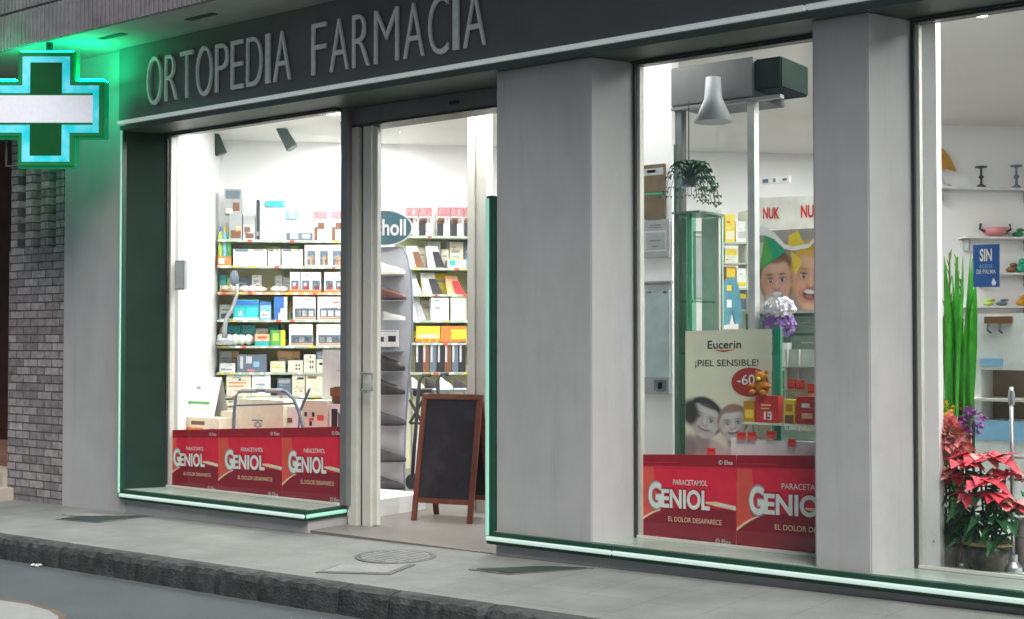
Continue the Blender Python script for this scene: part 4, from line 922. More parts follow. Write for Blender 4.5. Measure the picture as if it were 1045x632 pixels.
def bulkhead():
    a, b = FA.sz(684.5, 85, -.9)[0], FA.sz(768, 85, -.9)[0]; zt, zb = FA.sz(725, 64, -.9)[1], FA.sz(725, 104, -.9)[1]
    e = empty('glass_booth', (a, .9, .012)); tag(e, 'grey framed inner glass booth with a boxed header behind the middle pane', 'booth')
    W = b - a; c = FA.sz(796, 80, -.9)[0] - a
    MB().box(0, W, 0, .5, zb - .012, zt - .012).build('header_box', mat('booth_grey', (.10, .105, .105), .6, .06), e, bevel=.006)
    MB().box(W + .002, c, .02, .45, zb + .03, zt - .03).build('speaker', mat('booth_dark', (.010, .018, .014), .7, spec=.05), e, bevel=.01)
    MB().box(.02, .07, .02, .09, .14, zb - .013).build('post', HEADERGREY, e); MB().box(W - .05, W + .0, .02, .09, .14, zb - .013).build('post', mat('post_light', (.55, .58, .57), .4), e)
    MB().box(.072, W - .052, .05, .056, .95, zb - .06).build('glass_panel', GLASS, e); MB().box(.0, c, .0, .06, zb - .040, zb - .018).build('rail', HEADERGREY, e)
    # reflector spot hanging before the header
    cx = FA.sz(735, 85, -.9)[0] - a; s_ = MB().lathe([(.05, .30), (.06, .16), (.13, .0), (.12, .0)], (cx, -.10, zt - .44), 16); s_.build('spot_lamp', C_GREY, e, smooth=True)
bulkhead()
def fern(cpx, cpy, label):
    c = FA.hit(cpx, cpy, -.70); e = empty('fern', c); tag(e, label, 'plant'); rnd = random.Random(11); g = MB()
    for i in range(20):
        an = rnd.uniform(-2.0, 1.2); L = rnd.uniform(.12, .27); pts = []
        for k in range(9):
            t = k / 8; pts.append(Vector((math.cos(an) * L * t, math.sin(an) * L * t * .8, .10 * math.sin(t * 2.2) - .30 * t * t * rnd.uniform(.9, 1.1))))
        g.tube(pts, .0025, 4)
        for k in range(1, 9):
            d = (pts[k] - pts[k - 1]).normalized(); side = d.cross(Vector((0, 0, 1))).normalized()
            for s_ in (-1, 1): g.leaf(pts[k], (side * s_ * .075 + d * .04) * (1 - k / 12), .028, droop=.3)
    g.build('fronds', mat('fern_leaf', (.03, .10, .05), .5, .35, 12), e)
    MB().lathe([(.05, -.12), (.075, 0), (.07, 0)]).build('pot', C_SLATE, e)
    MB().tube([(0, 0, 0), (0, 0, .45)], .004).build('hanger', C_DARK, e)
fern(703, 172, 'arching dark green fern above the narrow green glass cabinet')
prod(BK, 1.2, (709, 236, 721, 306), .05, mat('locker_grey', (.22, .25, .24), .5), 'narrow grey locker door behind the cabinet', 'locker', 'locker', ((.1, .93, .9, .96, C_LGREY), (.1, .03, .9, .90, C_GREY)), z0=None)
def baby_shelf():
    a = BK.sz(737, 300, 1.5)[0]; b = BK.sz(766, 300, 1.5)[0]; e = empty('baby_shelf', BK.w(a, 1.5, .012), BK.rz); W = b - a
    tag(e, 'narrow shelf of yellow and white packs left of the smiling children poster', 'shelf')
    MB().box(-.03, 0, 0, .3, 0, BK.sz(740, 215, 1.5)[1]).build('side_panel', mat('shelf_side', (.62, .66, .58), .5), e)
    MB().box(W - .03, W, 0, .3, 0, BK.sz(740, 215, 1.5)[1]).build('side_panel', MATS['shelf_side'], e)
    zs = []
    for y in (247, 268, 294, 316, 336):
        z = BK.sz(750, y, 1.5)[1]; MB().box(0, W - .03, .02, .3, z - .03, z - .012).build('shelf_board', SHELFG, e); zs.append(z)
    return zs
zb5 = baby_shelf()
B5 = lambda k, rect, m, label, prints=(), cat='pack': prod(BK, 1.44, rect, .15, m, label, cat, 'pack', prints, None, zb5[k] + .001)
B5(0, (740, 219, 750, 247), C_YEL, 'yellow pack at the top of the narrow shelf', ((.1, .1, .9, .4, C_CREAM),))
B5(0, (751, 226, 763, 247), C_WHITE, 'round edged white pack beside the top yellow pack', ((.2, .2, .8, .5, C_LGREY),))
B5(1, (740, 253, 753, 268), C_CREAM, 'cream pack on the second level of the narrow shelf', ((.1, .5, .9, .9, C_YEL),))
B5(2, (741, 272, 751, 294), C_AMBER, 'amber and yellow pack on the third level of the narrow shelf', ((.1, .5, .9, .9, C_YEL),))
B5(2, (752, 274, 763, 294), C_WHITE, 'white pack on the third level of the narrow shelf', ((.1, .1, .9, .3, C_YEL),))
B5(3, (752, 300, 764, 316), C_SLATE, 'slate pack with yellow top on the narrow shelf', ((.0, .7, 1, 1, C_YEL),))
def romper():
    a = BK.sz(737, 335, 1.56)[0]; Q = lambda px, py: (BK.sz(px, py, 1.56)[0] - a, BK.sz(px, py, 1.56)[1]); z0 = Q(745, 335)[1]
    e = empty('baby_romper', BK.w(a, 1.56, z0), BK.rz); tag(e, 'blue baby romper hanging on the narrow shelf', 'clothes')
    pts = [Q(738, 332), Q(737, 300), Q(740, 286), Q(745, 283), Q(751, 284), Q(755, 300), Q(757, 330), Q(750, 331), Q(747, 318), Q(744, 331)]
    MB().slab([(x, z - z0) for x, z in pts], -.02, .02).build('garment', mat('romper_blue', (.10, .28, .36), .8, .2, 10), e, bevel=.005)
    c = Q(743, 297); MB().box(c[0] - .02, c[0] + .03, -.025, -.021, c[1] - z0, c[1] - z0 + .06).build('motif', C_YEL, e)
    c = Q(743, 311); MB().box(c[0] - .02, c[0] + .03, -.025, -.021, c[1] - z0 - .03, c[1] - z0 + .05).build('motif', C_WHITE, e)
romper()
# header board with red lettering
p = Poster('header_board', *quad_px(FA, -1.5, (774, 202), (845, 199), (845, 234), (774, 234)), mat('board_cream', (.72, .72, .66), .5), .03)
p.text('NUK', .07, .32, .31, .68, C_RED, 2, .03).text('NUK', .62, .34, .90, .72, C_RED, 2, .03)
p.done('cream board with red block lettering above the children poster', 'sign board')
prod(FA, -1.55, (777, 181, 806, 187), .02, C_WHITE, 'white price strip with grey marks on the rear wall', 'price strip', 'price_strip', ((.05, .2, .25, .8, C_SLATE), (.42, .2, .5, .8, C_SLATE), (.75, .3, .9, .7, C_SLATE)))
# poster of two children
def sm(t): t = min(max(t, 0), 1); return t * t * (3 - 2 * t)
class Photo:
    """a printed picture: soft ellipses blended over one another, sampled on a fine grid of the sheet"""
    def __init__(s, bg): s.bg = bg; s.ops = []
    def e(s, cx, cy, rx, ry, col, soft=.25, rot=0, al=1): s.ops.append((cx, cy, rx, ry, col, soft, math.cos(rot), math.sin(rot), al)); return s
    def at(s, u, v):
        c = list(s.bg(u, v))
        for cx, cy, rx, ry, col, soft, co_, si, al in s.ops:
            x, y = u - cx, v - cy; a = (x * co_ + y * si) / rx; b = (-x * si + y * co_) / ry; d = math.sqrt(a * a + b * b)
            if d < 1 + soft:
                k = al * sm((1 + soft - d) / (2 * soft))
                for q in range(3): c[q] += (col[q] - c[q]) * k
        return c
    def head(s, cx, cy, rx, ry, skin, hair, rot=0, mouth=1.0, tone=(1, 1, 1), brow=None):
        co_, si = math.cos(rot), math.sin(rot); sh = tuple(q * w_ for q, w_ in zip(skin, (.70, .62, .58))); hi = tuple(min(.95, q * 1.18 + .03) for q in skin)
        grey = abs(skin[0] - skin[1]) < .05; dark = (.05, .03, .03) if not grey else (.05, .05, .05); lip = (.50, .16, .15) if not grey else tuple(q * .55 for q in skin)
        def E(x, y, w_, h_, col, soft=.3, al=1, r2=0): s.e(cx + x * rx * co_ - y * ry * si, cy + x * rx * si + y * ry * co_, w_ * rx, h_ * ry, col, soft, rot + r2, al)
        E(0, .20, 1.10, 1.02, hair, .08)
        for x in (-.97, .97): E(x, -.05, .12, .2, sh, .3)
        E(0, .10, .93, .80, skin, .08); E(0, -.25, .78, .76, skin, .08); E(-.55, -.15, .32, .62, sh, .8, .55)
        E(.05, .52, .55, .22, hi, .7, .7); E(0, .86, .80, .18, hair, .35, .9)
        for x in (-.48, .44): E(x, -.28, .24, .2, (min(.9, hi[0] * 1.05), hi[1] * .82, hi[2] * .80) if not grey else hi, .8, .7)
        for x in (-.38, .36):
            E(x, .08, .23, .12, sh, .6, .6); E(x, .07, .165, .075, (.78, .77, .75), .45, .65); E(x + .01, .07, .085, .085, dark, .3); E(x, .135, .19, .03, dark, .6, .8); E(x + .03, .09, .025, .025, (.9, .9, .9), .4)
            E(x, .28, .21, .04, brow or tuple(q * .6 for q in hair) if not grey else (.16, .16, .16), .6, .75)
        E(.015, -.02, .065, .22, hi, .8, .7); E(0, -.24, .19, .075, sh, .6, .7); E(.01, -.20, .11, .075, hi, .6, .8)
        for x in (-.09, .10): E(x, -.265, .04, .025, dark, .6, .7)
        m = .11 * mouth
        E(0, -.50, .40, m + .05, lip, .25); E(0, -.49, .33, m, (.16, .04, .04) if not grey else (.08, .08, .08), .25); E(0, -.49 + m * .45, .29, m * .42, (.85, .84, .82), .3)
        E(0, -.49 - m * .5, .2, m * .35, (.55, .22, .22) if not grey else (.3, .3, .3), .5, .8)
        for x in (-.5, .5): E(x, -.45, .05, .16, sh, .8, .6)
        E(0, -.74, .3, .06, sh, .8, .5); E(0, -.84, .22, .09, hi, .6, .6)
PHOTOM = bpy.data.materials.new('printed_photo'); PHOTOM.use_nodes = True
_a = PHOTOM.node_tree.nodes.new('ShaderNodeVertexColor'); _a.layer_name = 'print'; _b = PHOTOM.node_tree.nodes['Principled BSDF']; _b.inputs['Roughness'].default_value = .35
PHOTOM.node_tree.links.new(_a.outputs[0], _b.inputs['Base Color'])
def put_photo(p, sheet, ph, u0, v0, u1, v1, nu, nv, lay=1):
    vs = []; cs = []
    for j in range(nv + 1):
        for i in range(nu + 1):
            u = u0 + (u1 - u0) * i / nu; v = v0 + (v1 - v0) * j / nv; vs.append(p.P(u, v, lay)); cs += list(ph.at(u, v)) + [1]
    fs = [(j * (nu + 1) + i, j * (nu + 1) + i + 1, (j + 1) * (nu + 1) + i + 1, (j + 1) * (nu + 1) + i) for j in range(nv) for i in range(nu)]
    o = MB().add(vs, fs).build('printed_photo', PHOTOM, sheet); at = o.data.color_attributes.new('print', 'FLOAT_COLOR', 'POINT'); at.data.foreach_set('color', cs)
def children():
    p = Poster('children_poster', *quad_px(FA, -1.2, (772, 236), (850, 232), (850, 322), (772, 320)), mat('poster_dusk', (.40, .36, .32), .5), .004)
    ph = Photo(lambda u, v: (.34, .30, .25) if u > .1 else (.62, .60, .50))
    ph.e(.36, .92, .10, .16, (.45, .25, .22), .3).e(.56, .95, .10, .2, (.50, .52, .40), .4)
    ph.head(.27, .38, .215, .33, (.62, .36, .27), (.20, .09, .05), .06, 1.5, (1, .9, .9)); ph.head(.72, .42, .25, .37, (.72, .42, .28), (.70, .42, .05), -.10, 1.5, (1, .9, .9))
    ph.e(.27, .10, .14, .14, (.70, .68, .66), .5)
    o = p.poly([(.05, .52), (.12, 1.0), (.40, .74)], C_EGREEN, 3).poly([(.05, .52), (.12, 1.0), (.22, .66)], C_GREEN, 4).poly([(.42, .80), (.66, .74), (.56, .98), (.44, .93)], C_YEL, 3).poly([(.45, .76), (.62, .62), (.52, .46)], C_YEL, 3).poly([(.86, .80), (1, .76), (1, 1), (.9, .96)], C_YEL, 3)
    p.band([(0, 1.0, .10), (.12, .99, .10), (.25, .93, .08), (.38, .80, .06), (.5, .77, .05), (.7, .80, .05), (.85, .95, .06), (1, 1.0, .06)], 0, C_WHITE, 6)
    put_photo(p, p.done('poster of two laughing children in green and yellow party hats', 'poster'), ph, 0, 0, 1, .86, 84, 80)
children()
def orchid():
    c = FA.hit(795, 322, -1.0); e = empty('flower_arrangement', c); tag(e, 'round bunch of white and violet flowers before the children poster', 'flowers'); rnd = random.Random(4)
    VI = mat('petal_violet', (.35, .22, .55), .6, .3, 20); WI = mat('petal_white', (.75, .73, .78), .6, .1, 20)
    for nm, m, n, zz_ in (('white_blossom', WI, 46, .04), ('violet_blossom', VI, 30, -.06)):
        g = MB()
        for i in range(n):
            d = Vector((rnd.gauss(0, 1), -abs(rnd.gauss(0, 1)), rnd.gauss(0, .9))).normalized(); b = Vector((d.x * .10, d.y * .07, d.z * .07 + zz_))
            for k in range(4):
                a_ = k * 1.57 + rnd.uniform(0, 1); t = d.cross(Vector((0, 0, 1))).normalized(); u = t.cross(d); g.leaf(b, (t * math.cos(a_) + u * math.sin(a_)) * .042 + d * .015, .034, up=d, fold=.1, droop=.1)
        g.build(nm, m, e)
    g = MB().tube([(0, .02, 0), (.01, .03, -.20)], .010); g.build('stem', C_DGREEN, e)
    MB().lathe([(.045, -.36), (.06, -.18), (.055, -.18)], (.01, .03, 0)).build('vase', C_LGREY, e)
orchid()
def counter():
    a, b = FA.sz(761, 330, -1.12)[0], FA.sz(846, 330, -1.12)[0]; zt = FA.sz(800, 320, -1.12)[1]
    e = empty('counter_cabinet', (a, 1.12, .151)); tag(e, 'grey green drawer counter below the children poster', 'counter'); W = b - a; H = zt - .151
    G1 = mat('counter_green', (.16, .25, .21), .45, .1); G2 = mat('counter_panel', (.26, .35, .30), .4, .1)
    MB().box(0, W, 0, .5, 0, H).build('body', G1, e); MB().box(-.02, W, -.03, .5, H, H + .02).build('top', C_LGREY, e)
    for i in range(2):
        for j in range(3):
            d = MB().box(W * (.06 + .5 * i), W * (.46 + .5 * i), -.012, 0, H - .13 * (j + 1), H - .13 * j - .02).build('drawer', G2, e)
            MB().box(W * (.2 + .5 * i), W * (.32 + .5 * i), -.03, -.012, H - .13 * j - .07, H - .13 * j - .06).build('handle', STEEL, d)
counter()
# beige skin care poster with woman and child
def skin_poster():
    p = Poster('skin_care_poster', *quad_px(FA, -.55, (699.5, 338), (787, 336), (787, 478), (699.5, 476)), mat('poster_beige', (.74, .76, .58), .5, .04, 3), .004)
    p.text('Eucerin', .27, .865, .66, .925, C_DARK, 2, .01); p.band([(.36, .856, .003), (.46, .846, .012), (.58, .858, .003)], 0, C_RED, 2)
    p.text('¡PIEL SENSIBLE!', .12, .725, .86, .785, C_DARK, 2, .004)
    be = (.74, .76, .58)
    ph = Photo(lambda u, v: be)
    G = lambda x: (x, x * 1.01, x * .96)
    ph.e(.12, .06, .34, .17, G(.42), .12).e(.30, .03, .22, .16, G(.55), .15).e(.70, .02, .30, .17, G(.62), .15)
    ph.e(.20, .17, .10, .09, G(.30), .4); ph.head(.235, .345, .20, .135, G(.52), G(.05), -.25, .65); ph.e(.06, .40, .10, .09, G(.05), .3, -.5)
    ph.e(.58, .19, .08, .05, G(.30), .4); ph.head(.565, .315, .165, .120, G(.58), (.34, .22, .17), .08, 1.0, brow=G(.2)); ph.e(.03, .12, .10, .12, G(.16), .4, .3, .7)
    p.ell(.76, .62, .21, .105, mat('badge_red', (.42, .045, .035), .4), 3, 28); p.text('-60', .62, .60, .82, .675, C_WHITE, 5, .01); p.text('%', .83, .645, .90, .68, C_WHITE, 5)
    put_photo(p, p.done('beige skin care poster with a grey photo of woman and child', 'poster'), ph, .002, .002, .90, .52, 96, 84)
skin_poster()
prod(FA, -.50, (790, 334, 797, 478), .03, mat('green_post', (.08, .30, .19), .3), 'slim green post beside the beige poster', 'post', 'display_post', ((.2, .01, .8, .99, C_EGREEN),), z0=.151)
def price_shelf():
    a, b = FA.sz(762, 432, -.47)[0], FA.sz(843, 432, -.47)[0]; z = FA.sz(800, 432, -.47)[1]
    e = empty('glass_shelf', (a, .47, z)); tag(e, 'glass shelf with orange packs in front of the beige poster', 'shelf'); W = b - a
    MB().box(0, W, -.06, .06, -.012, 0).build('glass_board', mat('shelf_pale_glass', (.62, .70, .60), .2), e)
    for x in (.03, W - .05): MB().tube([(x, .03, -.012), (x, .03, .151 - z)], .008).build('leg', STEEL, e)
    return z
zp = price_shelf()
PS = lambda rect, m, label, prints=(), d=.07, name='pack', cat='pack', off=-.45: prod(FA, off, rect, d, m, label, cat, name, prints, None, zp + .001)
PS((771, 404, 794, 432), mat('pack_red', (.55, .045, .04), .4), 'red price pack reading 19 on the glass shelf', ((.25, .62, .7, .68, C_PEACH), (.25, .5, .6, .55, C_PEACH), (.38, .1, .46, .4, C_WHITE), (.54, .1, .72, .40, C_WHITE), (.53, .15, .67, .22, C_RED), (.59, .27, .67, .34, C_RED)))
PS((759, 410, 770, 432), C_AMBER, 'amber jar pack left of the red price pack', ((.1, .2, .9, .6, C_YEL),))
PS((800, 408, 811, 432), C_YEL, 'yellow pack with brown base on the glass shelf', ((.1, .0, .9, .35, C_BROWN), (.2, .5, .8, .8, C_AMBER)))
PS((813, 405, 840, 432), MATS['pack_red'], 'red price pack beside the yellow pack, cut by the pillar', ((.2, .6, .5, .75, C_WHITE), (.2, .2, .6, .4, C_PEACH)))
def bear():
    c = FA.hit(776, 404, -.47); e = empty('teddy_bear', (c.x, .485, FA.hit(776, 404, -.47).z)); tag(e, 'small amber teddy bear sitting on the red price pack', 'toy'); TB = mat('plush_amber', (.45, .17, .02), .9, .3, 40, .5, 200)
    g = MB().ball((0, 0, .05), .05, .04, .055).ball((0, -.01, .115), .038, .034, .036).ball((-.032, 0, .145), .014, .01, .014).ball((.032, 0, .145), .014, .01, .014).ball((-.05, -.03, .06), .025, .03, .018).ball((.05, -.03, .06), .025, .03, .018).ball((-.035, -.05, .02), .02, .035, .02).ball((.035, -.05, .02), .02, .035, .02)
    g.build('body', TB, e, smooth=True); MB().ball((0, -.042, .105), .015, .01, .012).build('muzzle', C_YEL, e, smooth=True)
bear()
for i, (x, y, w_) in enumerate(((752, 441, 9), (763, 441, 9), (782, 440, 10), (804, 448, 8), (721, 457, 9))):
    prod(FA, -.44, (x, y, x + w_, y + 8), .004, C_CORAL, ['first orange price card under the glass shelf', 'second orange price card under the glass shelf', 'third orange price card under the glass shelf', 'lone orange price card right of the white box', 'orange price card at the foot of the beige poster'][i], 'price card', 'price_card', ((.1, .55, .9, .85, C_RED),))
prod(FA, -.46, (746, 450, 842, 480), .08, C_WHITE, 'long low white box above the red banner', 'box', 'carton', ((.05, .6, .12, .8, C_SLATE), (.2, .65, .26, .75, C_LGREY), (.45, .68, .5, .76, C_SLATE)), z0=.17)
for i, (x, y) in enumerate(((804, 387), (813, 388), (824, 392))):
    prod(FA, -.60, (x, y, x + 7, y + 10), .02, C_CORAL, ['first orange tag on the white wall rack by the pillar', 'second orange tag on the white wall rack by the pillar', 'third orange tag on the white wall rack by the pillar'][i], 'tag', 'price_tag', ((.1, .1, .9, .3, C_RED),))
def rack():
    a, b = FA.sz(797, 380, -.63)[0], FA.sz(846, 380, -.63)[0]; z0, z1_ = FA.sz(820, 440, -.63)[1], FA.sz(820, 357, -.63)[1]
    e = empty('wall_rack', (a, .63, z0)); tag(e, 'white wall rack with thin shelves beside the slim green post', 'rack'); W = b - a
    MB().box(0, W, .05, .07, 0, z1_ - z0).build('back_panel', mat('rack_white', (.66, .70, .64), .5), e)
    for y in (374, 398): z = FA.sz(820, y, -.63)[1] - z0; MB().box(0, W, -.02, .05, z - .01, z).build('shelf_board', SHELFG, e)
    for x in (800, 812): MB().box(FA.sz(x, 380, -.63)[0] - a, FA.sz(x + 2, 380, -.63)[0] - a, .02, .045, .0, z1_ - z0).build('upright', C_LGREY, e)
rack()

# ------------------------------------------------------------------ right-hand window with flowers
SINP = Poster('hanging_poster', *quad_px(FA, -.62, (993, 250), (1020, 249), (1020, 293), (993, 293)), mat('poster_blue', (.03, .12, .38), .5), .003)
SINP.text('SIN', .26, .60, .72, .90, C_WHITE, 2, .03).text('ACEITE', .24, .44, .74, .53, C_LBLUE, 2, .01).text('DE PALMA', .14, .31, .86, .41, C_WHITE, 2, .01)
SINP.poly([(.78, .22), (.88, .10), (.84, .04), (.74, .04), (.70, .10)], C_WHITE, 2)
SINP.done('small blue hanging poster with white lettering among the flowers', 'poster')
# thin wall shelves with trinkets
def wall_shelf(px0, px1, py, label):
    a, z = PQ.sz(px0, py, .16); b, _ = PQ.sz(px1, py, .16); e = empty('wall_shelf', PQ.w(a, .16, z), PQ.rz); tag(e, label, 'shelf')
    MB().box(0, b - a, 0, .155, -.02, 0).build('shelf_board', mat('shelf_white', (.70, .71, .70), .4), e)
    for x in (.06, b - a - .08): MB().box(x, x + .02, .05, .155, -.14, -.02).build('bracket', C_GREY, e)
    return z
zA = wall_shelf(958, 1060, 190, 'highest white wall shelf behind the right-hand window'); zB = wall_shelf(985, 1060, 241, 'white wall shelf holding the pink bowl'); zC = wall_shelf(1000, 1060, 278, 'white wall shelf right of the blue poster'); zD = wall_shelf(985, 1060, 312, 'lowest white wall shelf above the white dresser')
def cone():
    a, z = PQ.sz(957, 190, .1); e = empty('paper_lamp', PQ.w(PQ.sz(966, 190, .1)[0], .09, zA + .001), PQ.rz); tag(e, 'amber fan shaped lamp on the highest wall shelf', 'lamp')
    Q = lambda px, py: (PQ.sz(px, py, .1)[0] - PQ.sz(966, 190, .1)[0], PQ.sz(px, py, .1)[1] - zA)
    MB().slab([Q(956.5, 147), Q(963, 153), Q(970, 162), Q(976, 175), Q(972, 174), Q(968, 172), Q(962, 174), Q(957, 170)], -.02, .02).build('shade', mat('amber_paper', (.42, .20, .02), .6, .35, 9), e, bevel=.004)
    MB().tube([Q(963, 173)[:1] + (0,) + Q(963, 173)[1:], Q(961, 180)[:1] + (0,) + Q(961, 180)[1:], Q(964, 189.5)[:1] + (0,) + Q(964, 189.5)[1:]], .015).build('stem', C_GREY, e); MB().lathe([(.06, 0), (.05, .02)], (0, 0, 0)).build('base', C_GREY, e)
cone()
def trinket(px, z, h, kind, label, m):
    a = PQ.sz(px, 200, .1)[0]; e = empty(kind, PQ.w(a, .09, z + .001), PQ.rz); tag(e, label, kind.replace('_', ' '))
    if kind == 'candle_holder':
        MB().lathe([(.05, 0), (.05, .015), (.015, .04), (.012, h * .4), (.03, h * .5), (.012, h * .6), (.012, h * .9), (.06, h * .94), (.06, h)], n=14).build('stand', m, e, smooth=False)
    elif kind == 'bowl':
        MB().lathe([(.05, 0), (.10, h * .4), (.13, h), (.12, h), (.09, h * .5)], n=18).build('body', m, e, smooth=True)
        for s_ in (-1, 1): MB().tube([(s_ * .12, 0, h * .6), (s_ * .17, 0, h * .9), (s_ * .16, 0, h * 1.5)], .014).build('handle', C_DARK, e)
    elif kind == 'figurine':
        MB().ball((0, 0, h * .3), .06, .05, h * .3).ball((.02, 0, h * .75), .035, .035, h * .2).build('body', m, e, smooth=True); MB().ball((.055, 0, h * .75), .02, .015, .015).build('beak', C_AMBER, e)
trinket(1002, zA, .22, 'candle_holder', 'slim dark candle holder left on the highest wall shelf', C_DARK); trinket(1038, zA, .24, 'candle_holder', 'slim dark candle holder at the photo edge on the highest wall shelf', C_SLATE)
trinket(1016, zB, .09, 'bowl', 'pink bowl with two dark handles above the blue poster', C_PINK); trinket(1039, zB, .10, 'figurine', 'small green figurine right of the pink bowl', C_DGREEN)
trinket(1032, zC, .11, 'figurine', 'brown bird figurine on the shelf right of the blue poster', C_BROWN); trinket(1041, zC, .16, 'figurine', 'green and brown bird figurine at the photo edge', C_EGREEN)
trinket(1008, zD, .08, 'figurine', 'yellow figurine on the lowest wall shelf', C_LIME); trinket(1022, zD, .08, 'figurine', 'dark figurine on the lowest wall shelf', C_SLATE); trinket(1042, zD, .12, 'figurine', 'orange figurine on the lowest wall shelf', C_AMBER)
# narrow dresser behind the flowers
def dresser():
    f = FA; off = -1.25; a, b = f.sz(992, 400, off)[0], f.sz(1060, 400, off)[0]; W = b - a; H = f.sz(1020, 320, off)[1] - .151
    e = empty('dresser', (a, 1.25, .151)); tag(e, 'white dresser with open brown niche behind the flowers', 'dresser'); zz_ = lambda py: f.sz(1020, py, off)[1] - .151
    MB().box(0, W, .05, .4, zz_(378), H).box(0, W, .05, .4, 0, zz_(430)).box(0, .04, .05, .4, zz_(430), zz_(378)).build('body', mat('dresser_white', (.66, .70, .68), .4), e)
    MB().box(.04, W, .3, .39, zz_(430), zz_(378)).build('niche', mat('niche_brown', (.30, .21, .15), .6), e)
    MB().box(-.02, W, .0, .4, zz_(410), zz_(407)).build('rail', CREAM, e); MB().box(0, W, .03, .05, zz_(450), zz_(430)).build('panel', C_LBLUE, e)
    MB().box(W * .18, W * .60, .02, .049, zz_(330), zz_(323)).build('hook_rail', C_BROWN, e)
    for x in (.25, .42): MB().tube([(W * x, .02, zz_(330)), (W * x, .0, zz_(337)), (W * x + .02, .0, zz_(340))], .008).build('hook', C_DARK, e)
    MB().box(W * .1, W * .45, .04, .049, zz_(374), zz_(366)).build('label_strip', C_LBLUE, e)
dresser()
# metal stand pole
def pole():
    p = FA.hit(1034, 588, -.60); e = empty('plant_stand', (p.x, .60, .151)); tag(e, 'slim chrome pole stand right of the red poinsettia', 'stand')
    H = FA.sz(1034, 395, -.60)[1] - .151
    MB().tube([(0, 0, .03), (0, 0, H)], .012).build('pole', STEEL, e, smooth=True); MB().lathe([(.05, 0), (.05, .03), (.025, .06), (.025, .1)], n=18).build('foot', STEEL, e)
    for z in (H * .5, H * .62): MB().tube([(-.02, 0, z), (.35, 0, z)], .008).build('arm', STEEL, e)
    MB().lathe([(.016, H - .1), (.02, H - .06), (.016, H - .02)], n=16).build('collar', STEEL, e)
pole()
LEAFG = mat('leaf_bright', (.04, .34, .02), .45, .3, 8); LEAFD = mat('leaf_dark', (.015, .10, .03), .45, .35, 10); STEM = mat('stem_pale', (.16, .32, .06), .5, .3, 10)
BRACT = mat('bract_red', (.74, .07, .10), .5, .3, 14); BRACT2 = mat('bract_pink', (.80, .32, .30), .5, .25, 14); PINKP = mat('carnation_pink', (.80, .30, .29), .6, .25, 25); PURP = mat('hyacinth_purple', (.28, .08, .33), .6, .3, 25); YELP = mat('petal_yellow', (.70, .45, .02), .6, .2, 20)
POTD = stained(mat('pot_dark_glaze', (.03, .035, .03), .3, .3, 12), (.16, .13, .08), 9, .5, .65, .8); POTG = mat('pot_taupe', (.23, .20, .18), .6, .08, 6)
def stems():
    off = -.78; P = lambda px, py, o=off: FA.hit(px, py, o)
    b = P(976, 590); e = empty('tall_plant', (b.x, .78, .151)); tag(e, 'tall bright green leafy stems rising behind the pink and purple flowers', 'plant'); O = Vector((b.x, .78, .151)); rnd = random.Random(8)
    g = MB(); s_ = MB()
    def blade(x0, y0, x1, y1, w_, o):
        p = P(x0, y0, o) - O; q = P(x1, y1, o) - O; n = 7; prev = None; vs = []; fs = []
        for i in range(n):
            t = i / (n - 1); c = p.lerp(q, t); ww = w_ * (.55 + .75 * math.sin(math.pi * min(t * .75 + .1, 1))) * (1 if t < .8 else (1 - t) / .2 + .05)
            c.y += .03 * math.sin(t * 3 + x0); c.x += .012 * math.sin(t * 5 + x0 * 1.7) * t; vs += [c + Vector((-ww, 0, 0)), c + Vector((0, -.012, 0)), c + Vector((ww, 0, 0))]
        for i in range(n - 1):
            for k in range(2): fs.append((i * 3 + k, i * 3 + k + 1, i * 3 + k + 4, i * 3 + k + 3))
        g.add(vs, fs)
    for k in range(34):
        x0 = rnd.uniform(961, 990); lean = rnd.gauss(0, 5) + (x0 - 974) * .35; y1 = rnd.choice((262, 275, 290, 305, 325, 345, 365)) + rnd.uniform(-8, 8)
        blade(x0, 475, x0 + lean, y1, rnd.uniform(.007, .017), off + rnd.uniform(-.12, .10))
    for x0, y0, x1, y1, w_ in ((983, 470, 998, 292, .026), (988, 472, 991, 318, .024), (968, 470, 964, 320, .022)): blade(x0, y0, x1, y1, w_, off)
    g.build('leaf_blades', LEAFG, e)
    for x0, x1, y1 in ((961, 958, 275), (966, 964, 275), (970, 969, 258), (976, 977, 262), (981, 981, 285)):
        p, q = P(x0, 480) - O, P(x1, y1) - O; s_.tube([p, p.lerp(q, .5), q], [.008, .007, .005], 6)
        for k in range(7): s_.leaf(p.lerp(q, .72 + .04 * k), Vector((rnd.choice((-1, 1)) * .018, -.012, .075)), .022, droop=0)
    s_.tube([(0, 0, .0), P(974, 480) - O], [.03, .03], 8); s_.build('flower_stems', STEM, e)
    MB().lathe([(.07, 0), (.085, .22), (.08, .22)], n=20).build('vase', C_DGREEN, e)
stems()
